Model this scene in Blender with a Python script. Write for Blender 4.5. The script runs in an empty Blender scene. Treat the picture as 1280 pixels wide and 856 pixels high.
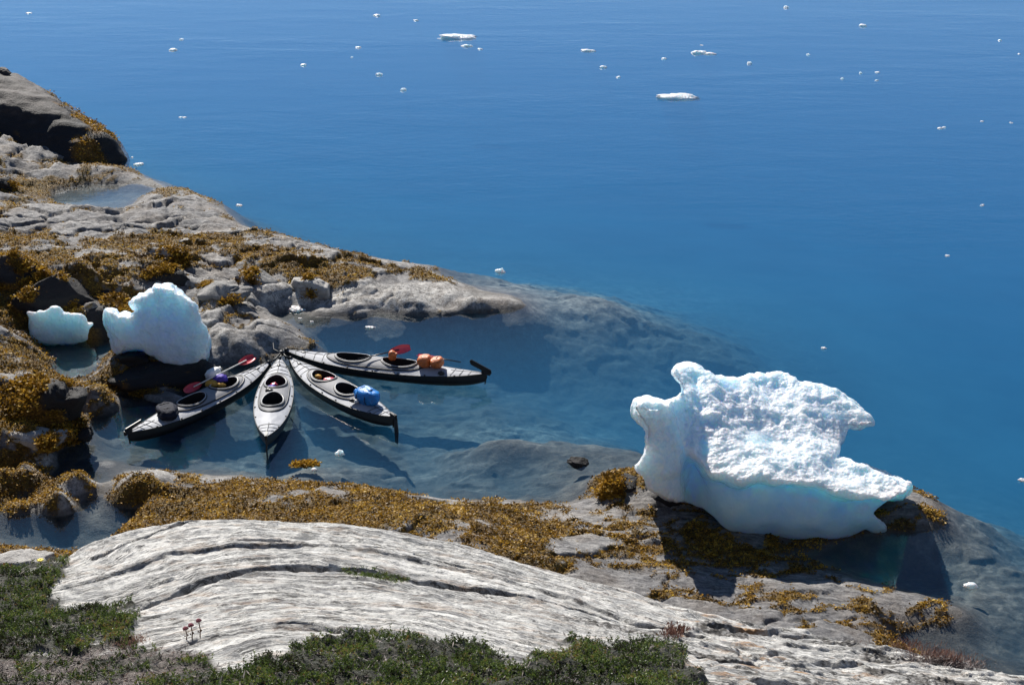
import bpy, math, random
import numpy as np
from mathutils import Vector, Matrix
random.seed(7)
rng = np.random.default_rng(7)
R = math.radians
SC = bpy.context.scene
COL = SC.collection

# ------------------------------------------------------------------ camera
CAM_H, PITCH, FPX = 15.0, 22.0, 1900.0
cam = bpy.data.cameras.new('camera'); camo = bpy.data.objects.new('camera', cam)
COL.objects.link(camo); SC.camera = camo
cam.sensor_width = 36.0; cam.lens = FPX / 1280 * 36.0
cam.clip_start = 0.1; cam.clip_end = 9000
camo.location = (0, 0, CAM_H); camo.rotation_euler = (R(90 - PITCH), 0, 0)
# ------------------------------------------------------------------ light
SUN_EL, SUN_AZ = 40.0, -20.0          # azimuth from +Y, negative = left
w = bpy.data.worlds.new('World'); SC.world = w; w.use_nodes = True
nt = w.node_tree; nt.nodes.clear()
sky = nt.nodes.new('ShaderNodeTexSky'); sky.sky_type = 'NISHITA'; sky.sun_disc = False
sky.sun_elevation = R(SUN_EL); sky.sun_rotation = R(SUN_AZ)
sky.altitude = 0; sky.air_density = 0.7; sky.dust_density = 0.0; sky.ozone_density = 3.0
bg = nt.nodes.new('ShaderNodeBackground'); bg.inputs['Strength'].default_value = 0.068
ow = nt.nodes.new('ShaderNodeOutputWorld')
nt.links.new(sky.outputs[0], bg.inputs[0]); nt.links.new(bg.outputs[0], ow.inputs[0])
sl = bpy.data.lights.new('sun', 'SUN'); sl.energy = 5.0; sl.angle = R(0.5); sl.color = (1.0, 0.955, 0.88)
so = bpy.data.objects.new('sun', sl); COL.objects.link(so)
sd = Vector((math.sin(R(SUN_AZ)) * math.cos(R(SUN_EL)), math.cos(R(SUN_AZ)) * math.cos(R(SUN_EL)), math.sin(R(SUN_EL))))
so.rotation_euler = sd.to_track_quat('Z', 'Y').to_euler(); so.location = sd * 60
SC.view_settings.view_transform = 'Standard'; SC.view_settings.look = 'None'
SC.view_settings.gamma = 1; SC.view_settings.exposure = 0.55; SC.view_settings.use_curve_mapping = False
SC.cycles.max_bounces = 8; SC.cycles.transparent_max_bounces = 12; SC.cycles.use_denoising = True
SC.cycles.caustics_reflective = False; SC.cycles.caustics_refractive = False

# ------------------------------------------------------------------ helpers
SP, CP = math.sin(R(PITCH)), math.cos(R(PITCH))
def W(px, py, z=0.0):
    X = (np.asarray(px, float) - 640) / FPX; Y = (428 - np.asarray(py, float)) / FPX
    dy = CP + Y * SP; dz = -SP + Y * CP
    t = (z - CAM_H) / dz
    return X * t, dy * t, z + 0 * t
def WY(px, py, y):
    """point on the ray of a photo position at world depth y"""
    X = (px - 640) / FPX; Y = (428 - py) / FPX
    t = y / (CP + Y * SP)
    return X * t, y, CAM_H + (-SP + Y * CP) * t
def P(x, y, z):
    d = y * CP - (z - CAM_H) * SP; u = y * SP + (z - CAM_H) * CP
    d = np.maximum(d, 0.3)
    return 640 + FPX * x / d, 428 - FPX * u / d
def pt(px, py, z=0.0):
    a = W(px, py, z); return Vector((float(a[0]), float(a[1]), float(z)))
def sstep(a, b, x):
    t = np.clip((x - a) / (b - a), 0, 1); return t * t * (3 - 2 * t)
def h3(ix, iy, iz, s):
    h = (ix.astype(np.int64) * 374761393 + iy.astype(np.int64) * 668265263 + iz.astype(np.int64) * 2147483647 + s * 974634777) & 0xffffffff
    h = ((h ^ (h >> 13)) * 1274126177) & 0xffffffff
    h = ((h ^ (h >> 16)) * 2246822519) & 0xffffffff
    return (h ^ (h >> 15)) & 0xffffffff
def r01(ix, iy, iz, s): return h3(ix, iy, iz, s) / 4294967295.0
def n2(x, y, s=0):
    x = np.asarray(x, float); y = np.asarray(y, float)
    x0 = np.floor(x); y0 = np.floor(y); fx = x - x0; fy = y - y0
    x0 = x0.astype(np.int64); y0 = y0.astype(np.int64); z = np.zeros_like(x0)
    u = fx * fx * fx * (fx * (fx * 6 - 15) + 10); v = fy * fy * fy * (fy * (fy * 6 - 15) + 10)
    def g(i, j):
        a = r01(x0 + i, y0 + j, z, s) * 6.2831853
        return np.cos(a) * (fx - i) + np.sin(a) * (fy - j)
    a = g(0, 0) * (1 - u) + g(1, 0) * u; b = g(0, 1) * (1 - u) + g(1, 1) * u
    return (a * (1 - v) + b * v) * 1.5
def fbm2(x, y, o=4, s=0, g=0.5):
    a = 1; t = 0; f = 1; m = 0
    for i in range(o):
        t = t + a * n2(x * f + 17.3 * i, y * f - 9.1 * i, s + i); m += a; a *= g; f *= 2.03
    return t / m * 1.3
def n3(x, y, z, s=0):
    x0 = np.floor(x); y0 = np.floor(y); z0 = np.floor(z); fx = x - x0; fy = y - y0; fz = z - z0
    x0 = x0.astype(np.int64); y0 = y0.astype(np.int64); z0 = z0.astype(np.int64)
    u = fx * fx * (3 - 2 * fx); v = fy * fy * (3 - 2 * fy); q = fz * fz * (3 - 2 * fz)
    def c(i, j, k): return r01(x0 + i, y0 + j, z0 + k, s) * 2 - 1
    a = (c(0,0,0) * (1-u) + c(1,0,0) * u) * (1-v) + (c(0,1,0) * (1-u) + c(1,1,0) * u) * v
    b = (c(0,0,1) * (1-u) + c(1,0,1) * u) * (1-v) + (c(0,1,1) * (1-u) + c(1,1,1) * u) * v
    return a * (1 - q) + b * q
def fbm3(x, y, z, o=4, s=0, g=0.5):
    a = 1; t = 0; f = 1; m = 0
    for i in range(o):
        t = t + a * n3(x * f + 7.7 * i, y * f + 3.1 * i, z * f - 5.3 * i, s + i); m += a; a *= g; f *= 2.03
    return t / m * 1.3
def voro(x, y, s=0):
    """F1, F2, id of the nearest cell"""
    x0 = np.floor(x).astype(np.int64); y0 = np.floor(y).astype(np.int64); z = np.zeros_like(x0)
    f1 = np.full(x.shape, 9.0); f2 = f1.copy(); cid = np.zeros(x.shape)
    for i in (-1, 0, 1):
        for j in (-1, 0, 1):
            cx = x0 + i; cy = y0 + j
            d = np.hypot(cx + r01(cx, cy, z, s) - x, cy + r01(cx, cy, z, s + 1) - y)
            m = d < f1
            f2 = np.where(m, f1, np.minimum(f2, d)); cid = np.where(m, r01(cx, cy, z, s + 2), cid); f1 = np.where(m, d, f1)
    return f1, f2, cid
def polysdf(px, py, poly):
    """signed distance (positive outside) to a closed polygon"""
    poly = np.asarray(poly, float); d = np.full(px.shape, 1e9); ins = np.zeros(px.shape, bool)
    n = len(poly)
    for i in range(n):
        x1, y1 = poly[i]; x2, y2 = poly[(i + 1) % n]; ex, ey = x2 - x1, y2 - y1
        t = np.clip(((px - x1) * ex + (py - y1) * ey) / (ex * ex + ey * ey + 1e-12), 0, 1)
        d = np.minimum(d, (px - x1 - t * ex) ** 2 + (py - y1 - t * ey) ** 2)
        if y1 != y2:
            c = ((y1 > py) != (y2 > py)) & (px < (x2 - x1) * (py - y1) / (y2 - y1) + x1); ins ^= c
    d = np.sqrt(d); return np.where(ins, -d, d)
def linedist(px, py, pts):
    d = np.full(px.shape, 1e9)
    for (x1, y1), (x2, y2) in zip(pts[:-1], pts[1:]):
        ex, ey = x2 - x1, y2 - y1
        t = np.clip(((px - x1) * ex + (py - y1) * ey) / (ex * ex + ey * ey + 1e-12), 0, 1)
        d = np.minimum(d, (px - x1 - t * ex) ** 2 + (py - y1 - t * ey) ** 2)
    return np.sqrt(d)

def make_mesh(name, V, F, mat=None, smooth=True, parent=None, attrs=None, link=True):
    """F: (n,3) or (n,4) array, or a list of face index tuples"""
    me = bpy.data.meshes.new(name); V = np.asarray(V, np.float32)
    if isinstance(F, np.ndarray):
        k = F.shape[1]; me.vertices.add(len(V)); me.vertices.foreach_set('co', V.ravel())
        me.loops.add(F.size); me.loops.foreach_set('vertex_index', F.ravel().astype(np.int32))
        me.polygons.add(len(F)); me.polygons.foreach_set('loop_start', np.arange(0, F.size, k, dtype=np.int32))
        me.polygons.foreach_set('loop_total', np.full(len(F), k, np.int32))
        me.update(calc_edges=True)
    else:
        me.from_pydata([tuple(map(float, v)) for v in V], [], [tuple(int(i) for i in f) for f in F]); me.update()
    me.polygons.foreach_set('use_smooth', np.full(len(me.polygons), smooth))
    if attrs:
        for k, a in attrs.items():
            at = me.attributes.new(k, 'FLOAT', 'POINT'); at.data.foreach_set('value', np.asarray(a, np.float32).ravel())
    if mat: me.materials.append(mat)
    o = bpy.data.objects.new(name, me)
    if link: COL.objects.link(o)
    if parent: o.parent = parent
    return o
def tag(o, label=None, cat=None, group=None, kind=None):
    if label: o['label'] = label
    if cat: o['category'] = cat
    if group: o['group'] = group
    if kind: o['kind'] = kind
    return o
def empty(name, loc, rz=0):
    o = bpy.data.objects.new(name, None); COL.objects.link(o); o.location = loc; o.rotation_euler = (0, 0, rz); return o

# node helper -------------------------------------------------------
class N:
    def __init__(s, name):
        s.m = bpy.data.materials.new(name); s.m.use_nodes = True; s.t = s.m.node_tree; s.t.nodes.clear()
        s.out = s.t.nodes.new('ShaderNodeOutputMaterial')
    def __call__(s, typ, ins=None, **kw):
        n = s.t.nodes.new('ShaderNode' + typ)
        for k, v in kw.items(): setattr(n, k, v)
        for k, v in (ins or {}).items(): s.set(n.inputs[k], v)
        return n
    def set(s, sock, v):
        if isinstance(v, bpy.types.Node): s.t.links.new(v.outputs[0], sock)
        elif isinstance(v, bpy.types.NodeSocket): s.t.links.new(v, sock)
        else:
            if hasattr(sock.default_value, '__len__') and hasattr(v, '__len__') and len(sock.default_value) == 4 and len(v) == 3: v = (*v, 1)
            sock.default_value = v
    def math(s, op, a, b=None, c=None, clamp=False):
        n = s.t.nodes.new('ShaderNodeMath'); n.operation = op; n.use_clamp = clamp
        for i, v in enumerate((a, b, c)):
            if v is not None: s.set(n.inputs[i], v)
        return n
    def mix(s, f, a, b, mode='MIX'):
        n = s.t.nodes.new('ShaderNodeMixRGB'); n.blend_type = mode
        s.set(n.inputs[0], f); s.set(n.inputs[1], a); s.set(n.inputs[2], b); return n
    def ramp(s, f, stops, interp='LINEAR'):
        n = s.t.nodes.new('ShaderNodeValToRGB'); n.color_ramp.interpolation = interp
        el = n.color_ramp.elements
        while len(el) < len(stops): el.new(0.5)
        for e, (p, c) in zip(el, stops):
            e.position = p; e.color = (*c, 1) if hasattr(c, '__len__') else (c, c, c, 1)
        s.set(n.inputs[0], f); return n
    def pos(s, scale=(1, 1, 1), rot=(0, 0, 0), obj=False):
        g = s.t.nodes.new('ShaderNodeTexCoord').outputs['Object'] if obj else s.t.nodes.new('ShaderNodeNewGeometry').outputs['Position']
        return s('Mapping', {'Vector': g, 'Scale': scale, 'Rotation': rot})
    def noise(s, vec, scale, detail=4, rough=0.5, dist=0):
        return s('TexNoise', {'Vector': vec, 'Scale': scale, 'Detail': detail, 'Roughness': rough, 'Distortion': dist})
    def attr(s, name): return s('Attribute', attribute_name=name).outputs['Fac']
    def done(s, sh): s.t.links.new(sh.outputs[0], s.out.inputs[0]); return s.m
def simple(name, col, rough=0.5, var=0.25, scale=8, spec=0.5, bump=0.0, bscale=40, metal=0, obj=True):
    n = N(name); p = n.pos(obj=obj); t = n.noise(p, scale, 5, 0.6)
    c = n.mix(n.ramp(t, [(0.3, 0), (0.7, 1)]), tuple(x * (1 - var) for x in col), tuple(min(1, x * (1 + var)) for x in col))
    b = n('BsdfPrincipled', {'Base Color': c, 'Roughness': rough, 'Specular IOR Level': spec, 'Metallic': metal})
    if bump: n.set(b.inputs['Normal'], n('Bump', {'Height': n.noise(p, bscale, 4, 0.6), 'Distance': bump, 'Strength': 0.8}))
    return n.done(b)

# ------------------------------------------------------------------ surface nets
def surface_nets(f, org, h):
    s = f < 0
    nx, ny, nz = f.shape
    c = np.zeros((nx-1, ny-1, nz-1), np.int32)
    for i in (0, 1):
        for j in (0, 1):
            for k in (0, 1): c += s[i:nx-1+i, j:ny-1+j, k:nz-1+k]
    act = (c > 0) & (c < 8); idx = -np.ones(act.shape, np.int64); ii = np.argwhere(act); idx[act] = np.arange(len(ii))
    acc = np.zeros((len(ii), 3)); cnt = np.zeros(len(ii))
    cor = [(i, j, k) for i in (0, 1) for j in (0, 1) for k in (0, 1)]
    for a in cor:
        for ax in range(3):
            if a[ax] == 0:
                b = list(a); b[ax] = 1
                fa = f[ii[:,0]+a[0], ii[:,1]+a[1], ii[:,2]+a[2]]; fb = f[ii[:,0]+b[0], ii[:,1]+b[1], ii[:,2]+b[2]]
                m = (fa < 0) != (fb < 0); t = np.where(m, fa / np.where(m, fa - fb, 1), 0)
                p = np.tile(np.array(a, float), (len(ii), 1)); p[:, ax] += t
                acc += p * m[:, None]; cnt += m
    V = (ii + acc / cnt[:, None]) * h + np.array(org)
    Q = []
    for ax in range(3):
        sl0 = [slice(None)] * 3; sl1 = [slice(None)] * 3; sl0[ax] = slice(0, -1); sl1[ax] = slice(1, None)
        cr = s[tuple(sl0)] != s[tuple(sl1)]
        e = np.argwhere(cr); o1, o2 = [(1, 2), (2, 0), (0, 1)][ax]
        lim = [nx-1, ny-1, nz-1]
        ok = (e[:, o1] > 0) & (e[:, o2] > 0) & (e[:, o1] < lim[o1]) & (e[:, o2] < lim[o2]); e = e[ok]
        def g(d1, d2):
            q = e.copy(); q[:, o1] -= d1; q[:, o2] -= d2; return idx[q[:,0], q[:,1], q[:,2]]
        q = np.stack([g(1, 1), g(0, 1), g(0, 0), g(1, 0)], 1)
        ins = s[e[:,0], e[:,1], e[:,2]]; q[~ins] = q[~ins][:, ::-1]; Q.append(q)
    return V, np.concatenate(Q)
def smax(a, b, k):
    h = np.clip(0.5 - 0.5 * (b - a) / k, 0, 1); return b * (1 - h) + a * h + k * h * (1 - h)
def smin(a, b, k): return -smax(-a, -b, k)
class Outline:
    """distance to the cone over an outline, from the viewpoint the outline was seen from"""
    def __init__(s, poly):
        p = np.array(poly, float); s.x0, s.y0 = p.min(0) - 60; s.x1, s.y1 = p.max(0) + 60
        gx, gy = np.meshgrid(np.arange(s.x0, s.x1), np.arange(s.y0, s.y1), indexing='ij'); s.t = polysdf(gx, gy, poly)
    def __call__(s, X, Y, Z):
        px, py = P(X, Y, Z); d = Y * CP - (Z - CAM_H) * SP
        u = np.clip(px - s.x0, 0, s.t.shape[0] - 1.01); v = np.clip(py - s.y0, 0, s.t.shape[1] - 1.01)
        i = u.astype(int); j = v.astype(int); a = u - i; b = v - j
        r = (s.t[i, j] * (1-a) + s.t[i+1, j] * a) * (1-b) + (s.t[i, j+1] * (1-a) + s.t[i+1, j+1] * a) * b
        return r * d / FPX
def sculpt(fun, lo, hi, h):
    ax = [np.arange(lo[i], hi[i] + h, h) for i in range(3)]
    X, Y, Z = np.meshgrid(*ax, indexing='ij'); return surface_nets(fun(X, Y, Z), lo, h)

# ------------------------------------------------------------------ terrain heights
CP_ = []   # world control points
def c(*pts, z=None):
    for p in pts:
        zz = p[2] if len(p) > 2 else z
        a = W(p[0], p[1], zz if zz > 0 else zz * .25); CP_.append((float(a[0]), float(a[1]), zz))
def wpt(x, y, z): CP_.append((x, y, z))
OUT = [(165,212),(190,225),(235,238),(278,255),(292,272),(345,292),(400,306),(470,322),(545,333),(600,362),(655,379)]
INN = [(640,388),(560,390),(470,391),(385,393),(348,391),(362,405),(378,416),(395,431),(352,441)]
COVE = [(300,456),(262,466),(235,482),(215,492),(165,488),(146,492),(146,512),(106,516),(108,545),(75,562),(70,572),
        (130,577),(200,587),(300,594),(380,602),(440,608),(500,617),(560,624),(640,624),(700,629),(735,618),(740,600),(772,589)]
EAST = [(1125,608),(1165,622),(1185,652),(1130,664),(1080,668),(1040,680),(990,694),(1040,708),(1085,724),(1150,742),(1205,768),(1150,785),(1115,800)]
c(*OUT, *INN, *COVE, *EAST, z=0.0)
POOL = [(205,652),(170,634),(128,618),(105,605),(60,596),(20,600),(-10,610)]; c(*POOL, z=0.0)
c((60,688),(15,682),(-20,680),(100,690), z=0.0)
c((30,660),(80,655),(130,655),(170,655),(-40,650),(-60,660),(80,675), z=-0.35)
c((70,625,.3),(55,632,.12),(90,620,.1),(30,620,-.05),(40,645,-.1),(20,635,.1),(110,632,-.15),(70,645,-.05))
c((20,703,.55),(50,703,.5),(-30,700,.8))
# strip between the cove and the pool, weedy near shore
c((30,578,.45),(0,585,.5),(-60,590,.7),(100,590,.35),(160,600,.4),(200,620,.6),(170,612,.35),(230,650,.9),(250,620,.8),(320,612,.6),(330,635,1.),
  (420,615,.5),(420,640,1.1),(480,635,1.2),(520,632,1.3),(560,645,1.35),(600,664,1.35),(650,695,1.3),(560,665,1.5),(500,655,1.6),
  (560,632,.45),(620,640,.5),(600,632,.35),(660,650,.5),(700,645,.35),(700,670,.6),(760,630,.3),(770,600,.45),(795,600,.5),(760,655,.45),(820,650,.35),(760,690,.7),(820,690,.5),
  (880,690,.35),(880,720,.6),(900,745,.7),(960,720,.3),(1000,725,.25),(960,760,.7),(1040,745,.35),(1050,770,.5),(1100,765,.3),(1100,785,.35),
  (1150,760,.15),(1150,640,.22),(1130,625,.25),(1125,650,.15),(860,625,.35),(930,620,.2),(1000,620,.15),(1060,630,.15),(940,660,.2),(1000,670,.05),(900,660,.3),(800,560,-.3))
# left shore
c((0,560,.5),(40,540,.7),(60,520,.7),(-80,540,1.),(20,500,.8),(80,500,.6),(110,500,.3),(0,470,.9),(40,460,.5),(-80,450,1.3),(130,490,.3),(190,487,.12),(200,470,.3),(150,470,.3),
  (90,463,-.15),(70,462,-.1),(115,465,-.12),(95,475,-.05),(40,440,.35),(135,455,.3),(240,445,.3),(150,440,.3),(200,430,.4),
  (122,425,-.2),(95,430,-.12),(60,428,-.1),(125,408,-.05),(30,425,.4),(0,410,.9),(0,360,1.1),(60,370,1.),(120,385,.6),(120,360,.9),(180,370,.6),(-100,370,1.6),
  (280,440,.25),(300,430,.4),(265,400,.55),(320,400,.4),(290,375,.5),(340,375,.3),(300,340,.6),(240,340,.75),(200,320,.8),(120,320,.9),(40,310,.95),(350,420,.25),
  (380,340,.5),(420,345,.55),(460,350,.5),(420,375,.25),(350,360,.4),(500,355,.4),(480,375,.25),(540,370,.25),(590,375,.12),(350,315,.5),(420,322,.35),(470,332,.3),(400,380,.12),
  (520,340,.22),(560,350,.2),(560,368,.30),(590,371,.26),(620,374,.22),(638,377,.17),(652,379,.08),(520,382,.22),(450,384,.2),(400,387,.12),(560,383,.18),(600,383,.15),(632,383,.10),(500,365,.4),
  (0,285,.75),(80,285,.6),(160,285,.5),(230,296,.25),(260,300,.35),(300,300,.4),(250,280,.45),(300,285,.25),(160,272,.5),(100,270,.55),(20,265,.65),(-100,280,1.2),
  (90,242,-.25),(130,243,-.35),(165,238,-.25),(140,256,-.2),(62,246,.0),(55,240,.12),(110,230,.0),(185,232,.02),(180,245,.05),(158,262,.03),(115,260,.0),
  (200,245,.3),(230,250,.35),(250,262,.35),(210,265,.45),(20,225,.35),(100,222,.18),(60,218,.3),(0,240,.4),(140,215,.3),(165,220,.12),(-100,230,1.2),(-100,200,1.2),(0,205,.7),(100,205,.3))
# sea floor
c((700,350,-.45),(740,362,-.35),(780,372,-.5),(680,360,-.3),(700,380,-.45),(760,385,-.6),(800,385,-.9),(850,395,-1.3),(900,408,-1.8),(960,420,-2.8),(660,345,-.45),(610,338,-.45),(580,345,-.3),
  (640,320,-1.6),(540,315,-1.0),(700,330,-1.3),(800,348,-1.7),(900,368,-2.6),(1000,400,-4),(440,300,-1.4),(350,278,-1.3),(620,285,-4),(500,270,-4),(760,290,-5),(900,300,-6),(300,240,-1.6),(220,215,-1.2),(200,190,-2.5),(330,220,-4),
  (450,405,-.3),(540,402,-.3),(640,400,-.35),(420,420,-.9),(520,420,-1.1),(600,412,-1.1),(680,410,-1.0),(740,410,-1.2),(800,425,-2.0),(880,440,-3.0),(640,440,-1.9),(560,445,-1.7),(700,450,-2.3),(620,470,-1.7),
  (540,480,-1.5),(600,500,-1.4),(700,490,-2.0),(780,480,-2.8),(760,510,-2.0),(640,520,-1.0),(560,520,-1.1),(480,530,-1.0),(420,480,-1.2),(380,520,-.9),(300,520,-.9),(260,540,-.7),(180,545,-.6),(200,565,-.5),
  (280,570,-.6),(360,570,-.7),(430,575,-.4),(380,577,-.22),(480,575,-.6),(340,590,-.25),(420,595,-.3),(500,600,-.5),(560,590,-.6),(600,575,-.8),(650,570,-.7),(540,550,-.8),(600,545,-.35),(640,543,-.22),(690,550,-.3),(740,548,-.3),
  (790,545,-.5),(780,565,-.3),(700,590,-.5),(740,580,-.35),(640,605,-.45),(580,612,-.3),(690,612,-.3),(130,530,-.35),(200,510,-.5),(300,480,-.6),(350,460,-.35),
  (900,480,-4.2),(1000,500,-5),(860,520,-3),(960,560,-4),(1080,480,-6),(1150,540,-5.5),(1060,560,-4.5),(1100,585,-2.5),(1180,590,-2.4),(1250,595,-3.),(1200,520,-6.5),(1280,480,-8),(1350,560,-7),
  (1200,622,-.4),(1240,635,-.5),(1280,650,-.8),(1210,650,-.3),(1250,670,-.45),(1180,680,-.35),(1140,690,-.5),(1100,690,-.35),(1060,695,-.25),(1200,700,-.5),(1280,710,-.5),(1240,730,-.35),(1180,725,-.45),(1110,712,-.3),
  (1250,760,-.35),(1280,790,-.5),(1220,790,-.2),(1190,800,-.12),(1340,700,-1.),(1340,640,-2.),(1400,780,-.8),(1500,650,-4))
c((75,246),(150,248),(120,250),(172,238),(110,240),(140,238), z=-.25)
c((640,200,-9),(300,150,-8),(200,130,-6),(900,220,-10),(1200,250,-11),(1200,380,-9),(1000,300,-8),(640,100,-11),(200,60,-10),(1200,80,-13),(50,60,-8),(-150,60,-4),(640,30,-12),(1500,300,-12),(1100,340,-7.5),
  (760,240,-8),(450,200,-7),(1280,420,-8.5))
for x in (-700, -300, -120, 0, 120, 300, 700):
    for y in (140, 300, 900): wpt(x, y, -13)
wpt(60, 60, -12); wpt(60, 20, -6); wpt(30, 15, -1); wpt(60, 0, 1); wpt(40, -5, 6)
for x, y, z in [(-25,50,3),(-40,60,5),(-60,40,8),(-30,35,3),(-45,20,7),(-60,80,2),(-80,10,11),(-20,22,1.5),(-14,22,.4),(-25,14,6),(-25,5,10),(-20,58,1.5)]: wpt(x, y, z)
# foreground outcrop
CREST = [(-60,735,4.2),(0,722,4.3),(40,712,4.4),(70,704,4.5),(100,686,4.5),(130,673,4.5),(200,658,4.5),(300,650,4.5),(400,655,4.4),(500,668,4.25),(600,690,4.0),(700,716,3.8),(800,742,3.7),(900,770,3.6),(1000,790,3.6),(1100,808,3.55),(1200,829,3.5),(1280,845,3.45),(1400,870,3.4)]
for px, py, z in CREST:
    x, y, _ = [float(v) for v in W(px, py, z)]; wpt(x, y, z)
    wpt(x * 1.02, y + 0.45, z - 0.38); wpt(x * 1.06, y + 1.4, z - 1.35); wpt(x * 1.12, y + 2.8, z - 2.5)
c((0,780,5.4),(100,760,5.3),(200,740,5.35),(300,720,5.4),(400,715,5.3),(500,725,5.1),(600,740,4.9),(700,760,4.7),(800,785,4.5),(900,805,4.45),(1000,825,4.4),(1100,840,4.35),
  (0,856,7.1),(150,810,6.3),(150,856,7.1),(300,790,6.7),(300,856,7.4),(450,770,6.3),(450,856,7.3),(600,790,6.1),(600,856,7.1),(750,810,5.9),(750,856,6.7),(900,856,6.1),(1050,870,5.5),(1200,870,4.7),(1280,900,5.))
c((0,960,9.),(640,960,9.),(1280,960,7.),(-400,800,7),(-400,900,9),(1500,960,6.))
wpt(0,0,13.3); wpt(-6,1,13.4); wpt(6,1,12.4); wpt(0,-9,14.5); wpt(-15,-9,14.8); wpt(15,-9,12.5); wpt(0,4.5,11.2); wpt(-5,5,11.2); wpt(5,5,10.2); wpt(14,6,7.5); wpt(20,-2,9)
CPA = np.array(CP_)
def phi(r2): return np.sqrt(r2 + 0.04)
def solve():
    n = len(CPA); A = np.zeros((n + 1, n + 1))
    A[:n, :n] = -phi((CPA[:, None, 0] - CPA[None, :, 0]) ** 2 + (CPA[:, None, 1] - CPA[None, :, 1]) ** 2)
    A[:n, :n] += np.eye(n) * 0.01; A[:n, n] = 1; A[n, :n] = 1
    return np.linalg.solve(A, np.append(CPA[:, 2], 0))
RB = solve()
def base_h(x, y):
    sh = x.shape; x = x.ravel(); y = y.ravel(); r = np.zeros(len(x))
    for a in range(0, len(x), 30000):
        b = slice(a, a + 30000)
        r[b] = -(phi((x[b, None] - CPA[None, :, 0]) ** 2 + (y[b, None] - CPA[None, :, 1]) ** 2) @ RB[:-1]) + RB[-1]
    return r.reshape(sh)

OUTCROP = [(-400,760),(-60,735),(0,722),(40,712),(66,704),(75,690),(100,680),(130,668),(200,654),(300,646),(400,651),(500,664),(600,686),(700,712),(800,738),(900,766),(1000,786),(1100,804),(1280,841),(1500,880),(1500,1100),(-400,1100)]
def wl(px_pts, z):
    return [tuple(float(v) for v in W(a, b, z)[:2]) for a, b in px_pts]
HEATH_M = [(225,875),(262,847),(300,842),(345,826),(385,810),(440,800),(500,798),(560,804),(600,814),(640,836),(690,820),(720,811),(770,804),(815,806),(850,814),(870,844),(885,875),(900,1105),(100,1105)]
HEATH_L = [(-300,730),(0,716),(40,712),(78,700),(72,725),(62,752),(110,768),(165,762),(172,775),(158,800),(110,812),(30,822),(-300,840)]
LITTER = [(-300,818),(60,815),(160,806),(245,812),(270,830),(262,870),(200,1100),(-300,1100)]
ARC0 = [(70,704,4.5),(85,690,4.5),(130,673,4.5),(200,658,4.5),(300,650,4.5),(400,655,4.4),(500,668,4.25),(600,690,4.0),(700,716,3.8),(800,742,3.7),(900,770,3.6),(1000,790,3.6),(1100,808,3.55),(1280,845,3.45)]
ARC0W = [tuple(float(v) for v in W(a, b, z)[:2]) for a, b, z in ARC0]
CR = {  # joints in the outcrop: photo position and width of each groove
 'a': ([(178,768,5.5),(200,752,5.45),(250,727,5.4),(290,715,5.4),(350,711,5.3),(440,714,5.2),(500,722,5.1),(560,735,4.95),(640,739,4.85)], .075, .20),
 'b': ([(236,806,6.6),(270,792,6.5),(300,785,6.5),(350,778,6.4),(385,781,6.4),(415,790,6.5)], .07, .18),
 'c': ([(300,688,4.95),(350,685,4.9),(400,690,4.9),(450,694,4.8),(500,697,4.7)], .03, .09),
 'd': ([(120,703,4.9),(160,690,4.8),(200,674,4.7),(250,664,4.65),(290,660,4.6)], .04, .12),
 'e': ([(520,702,4.7),(580,712,4.6),(640,724,4.55),(700,736,4.4),(760,752,4.3)], .03, .08),
 'f': ([(330,671,4.75),(400,673,4.7),(450,680,4.65)], .02, .06),
 'g': ([(640,739,4.85),(690,752,4.7),(740,765,4.6),(800,776,4.5),(880,792,4.4)], .035, .09),
 'h': ([(890,785,4.2),(930,787,4.1),(990,792,4.0),(1040,800,3.9)], .05, .14),
 #'i': ([(985,800,4.2),(993,815,4.3),(990,832,4.4)], .045, .25),
 #'j': ([(1012,803,4.1),(1020,815,4.2),(1015,830,4.35)], .05, .28),
 'k': ([(880,838,5.1),(910,842,5.1),(945,838,5.0),(940,822,4.8)], .08, .28),
 'l': ([(1020,824,4.2),(1080,830,4.2),(1150,838,4.1),(1230,850,4.0)], .025, .09),
 'm': ([(1080,814,3.9),(1140,826,3.9),(1200,838,3.8)], .025, .08),
}
def CRW(k): return [tuple(float(v) for v in W(a, b, z)[:2]) for a, b, z in CR[k][0]]

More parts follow.
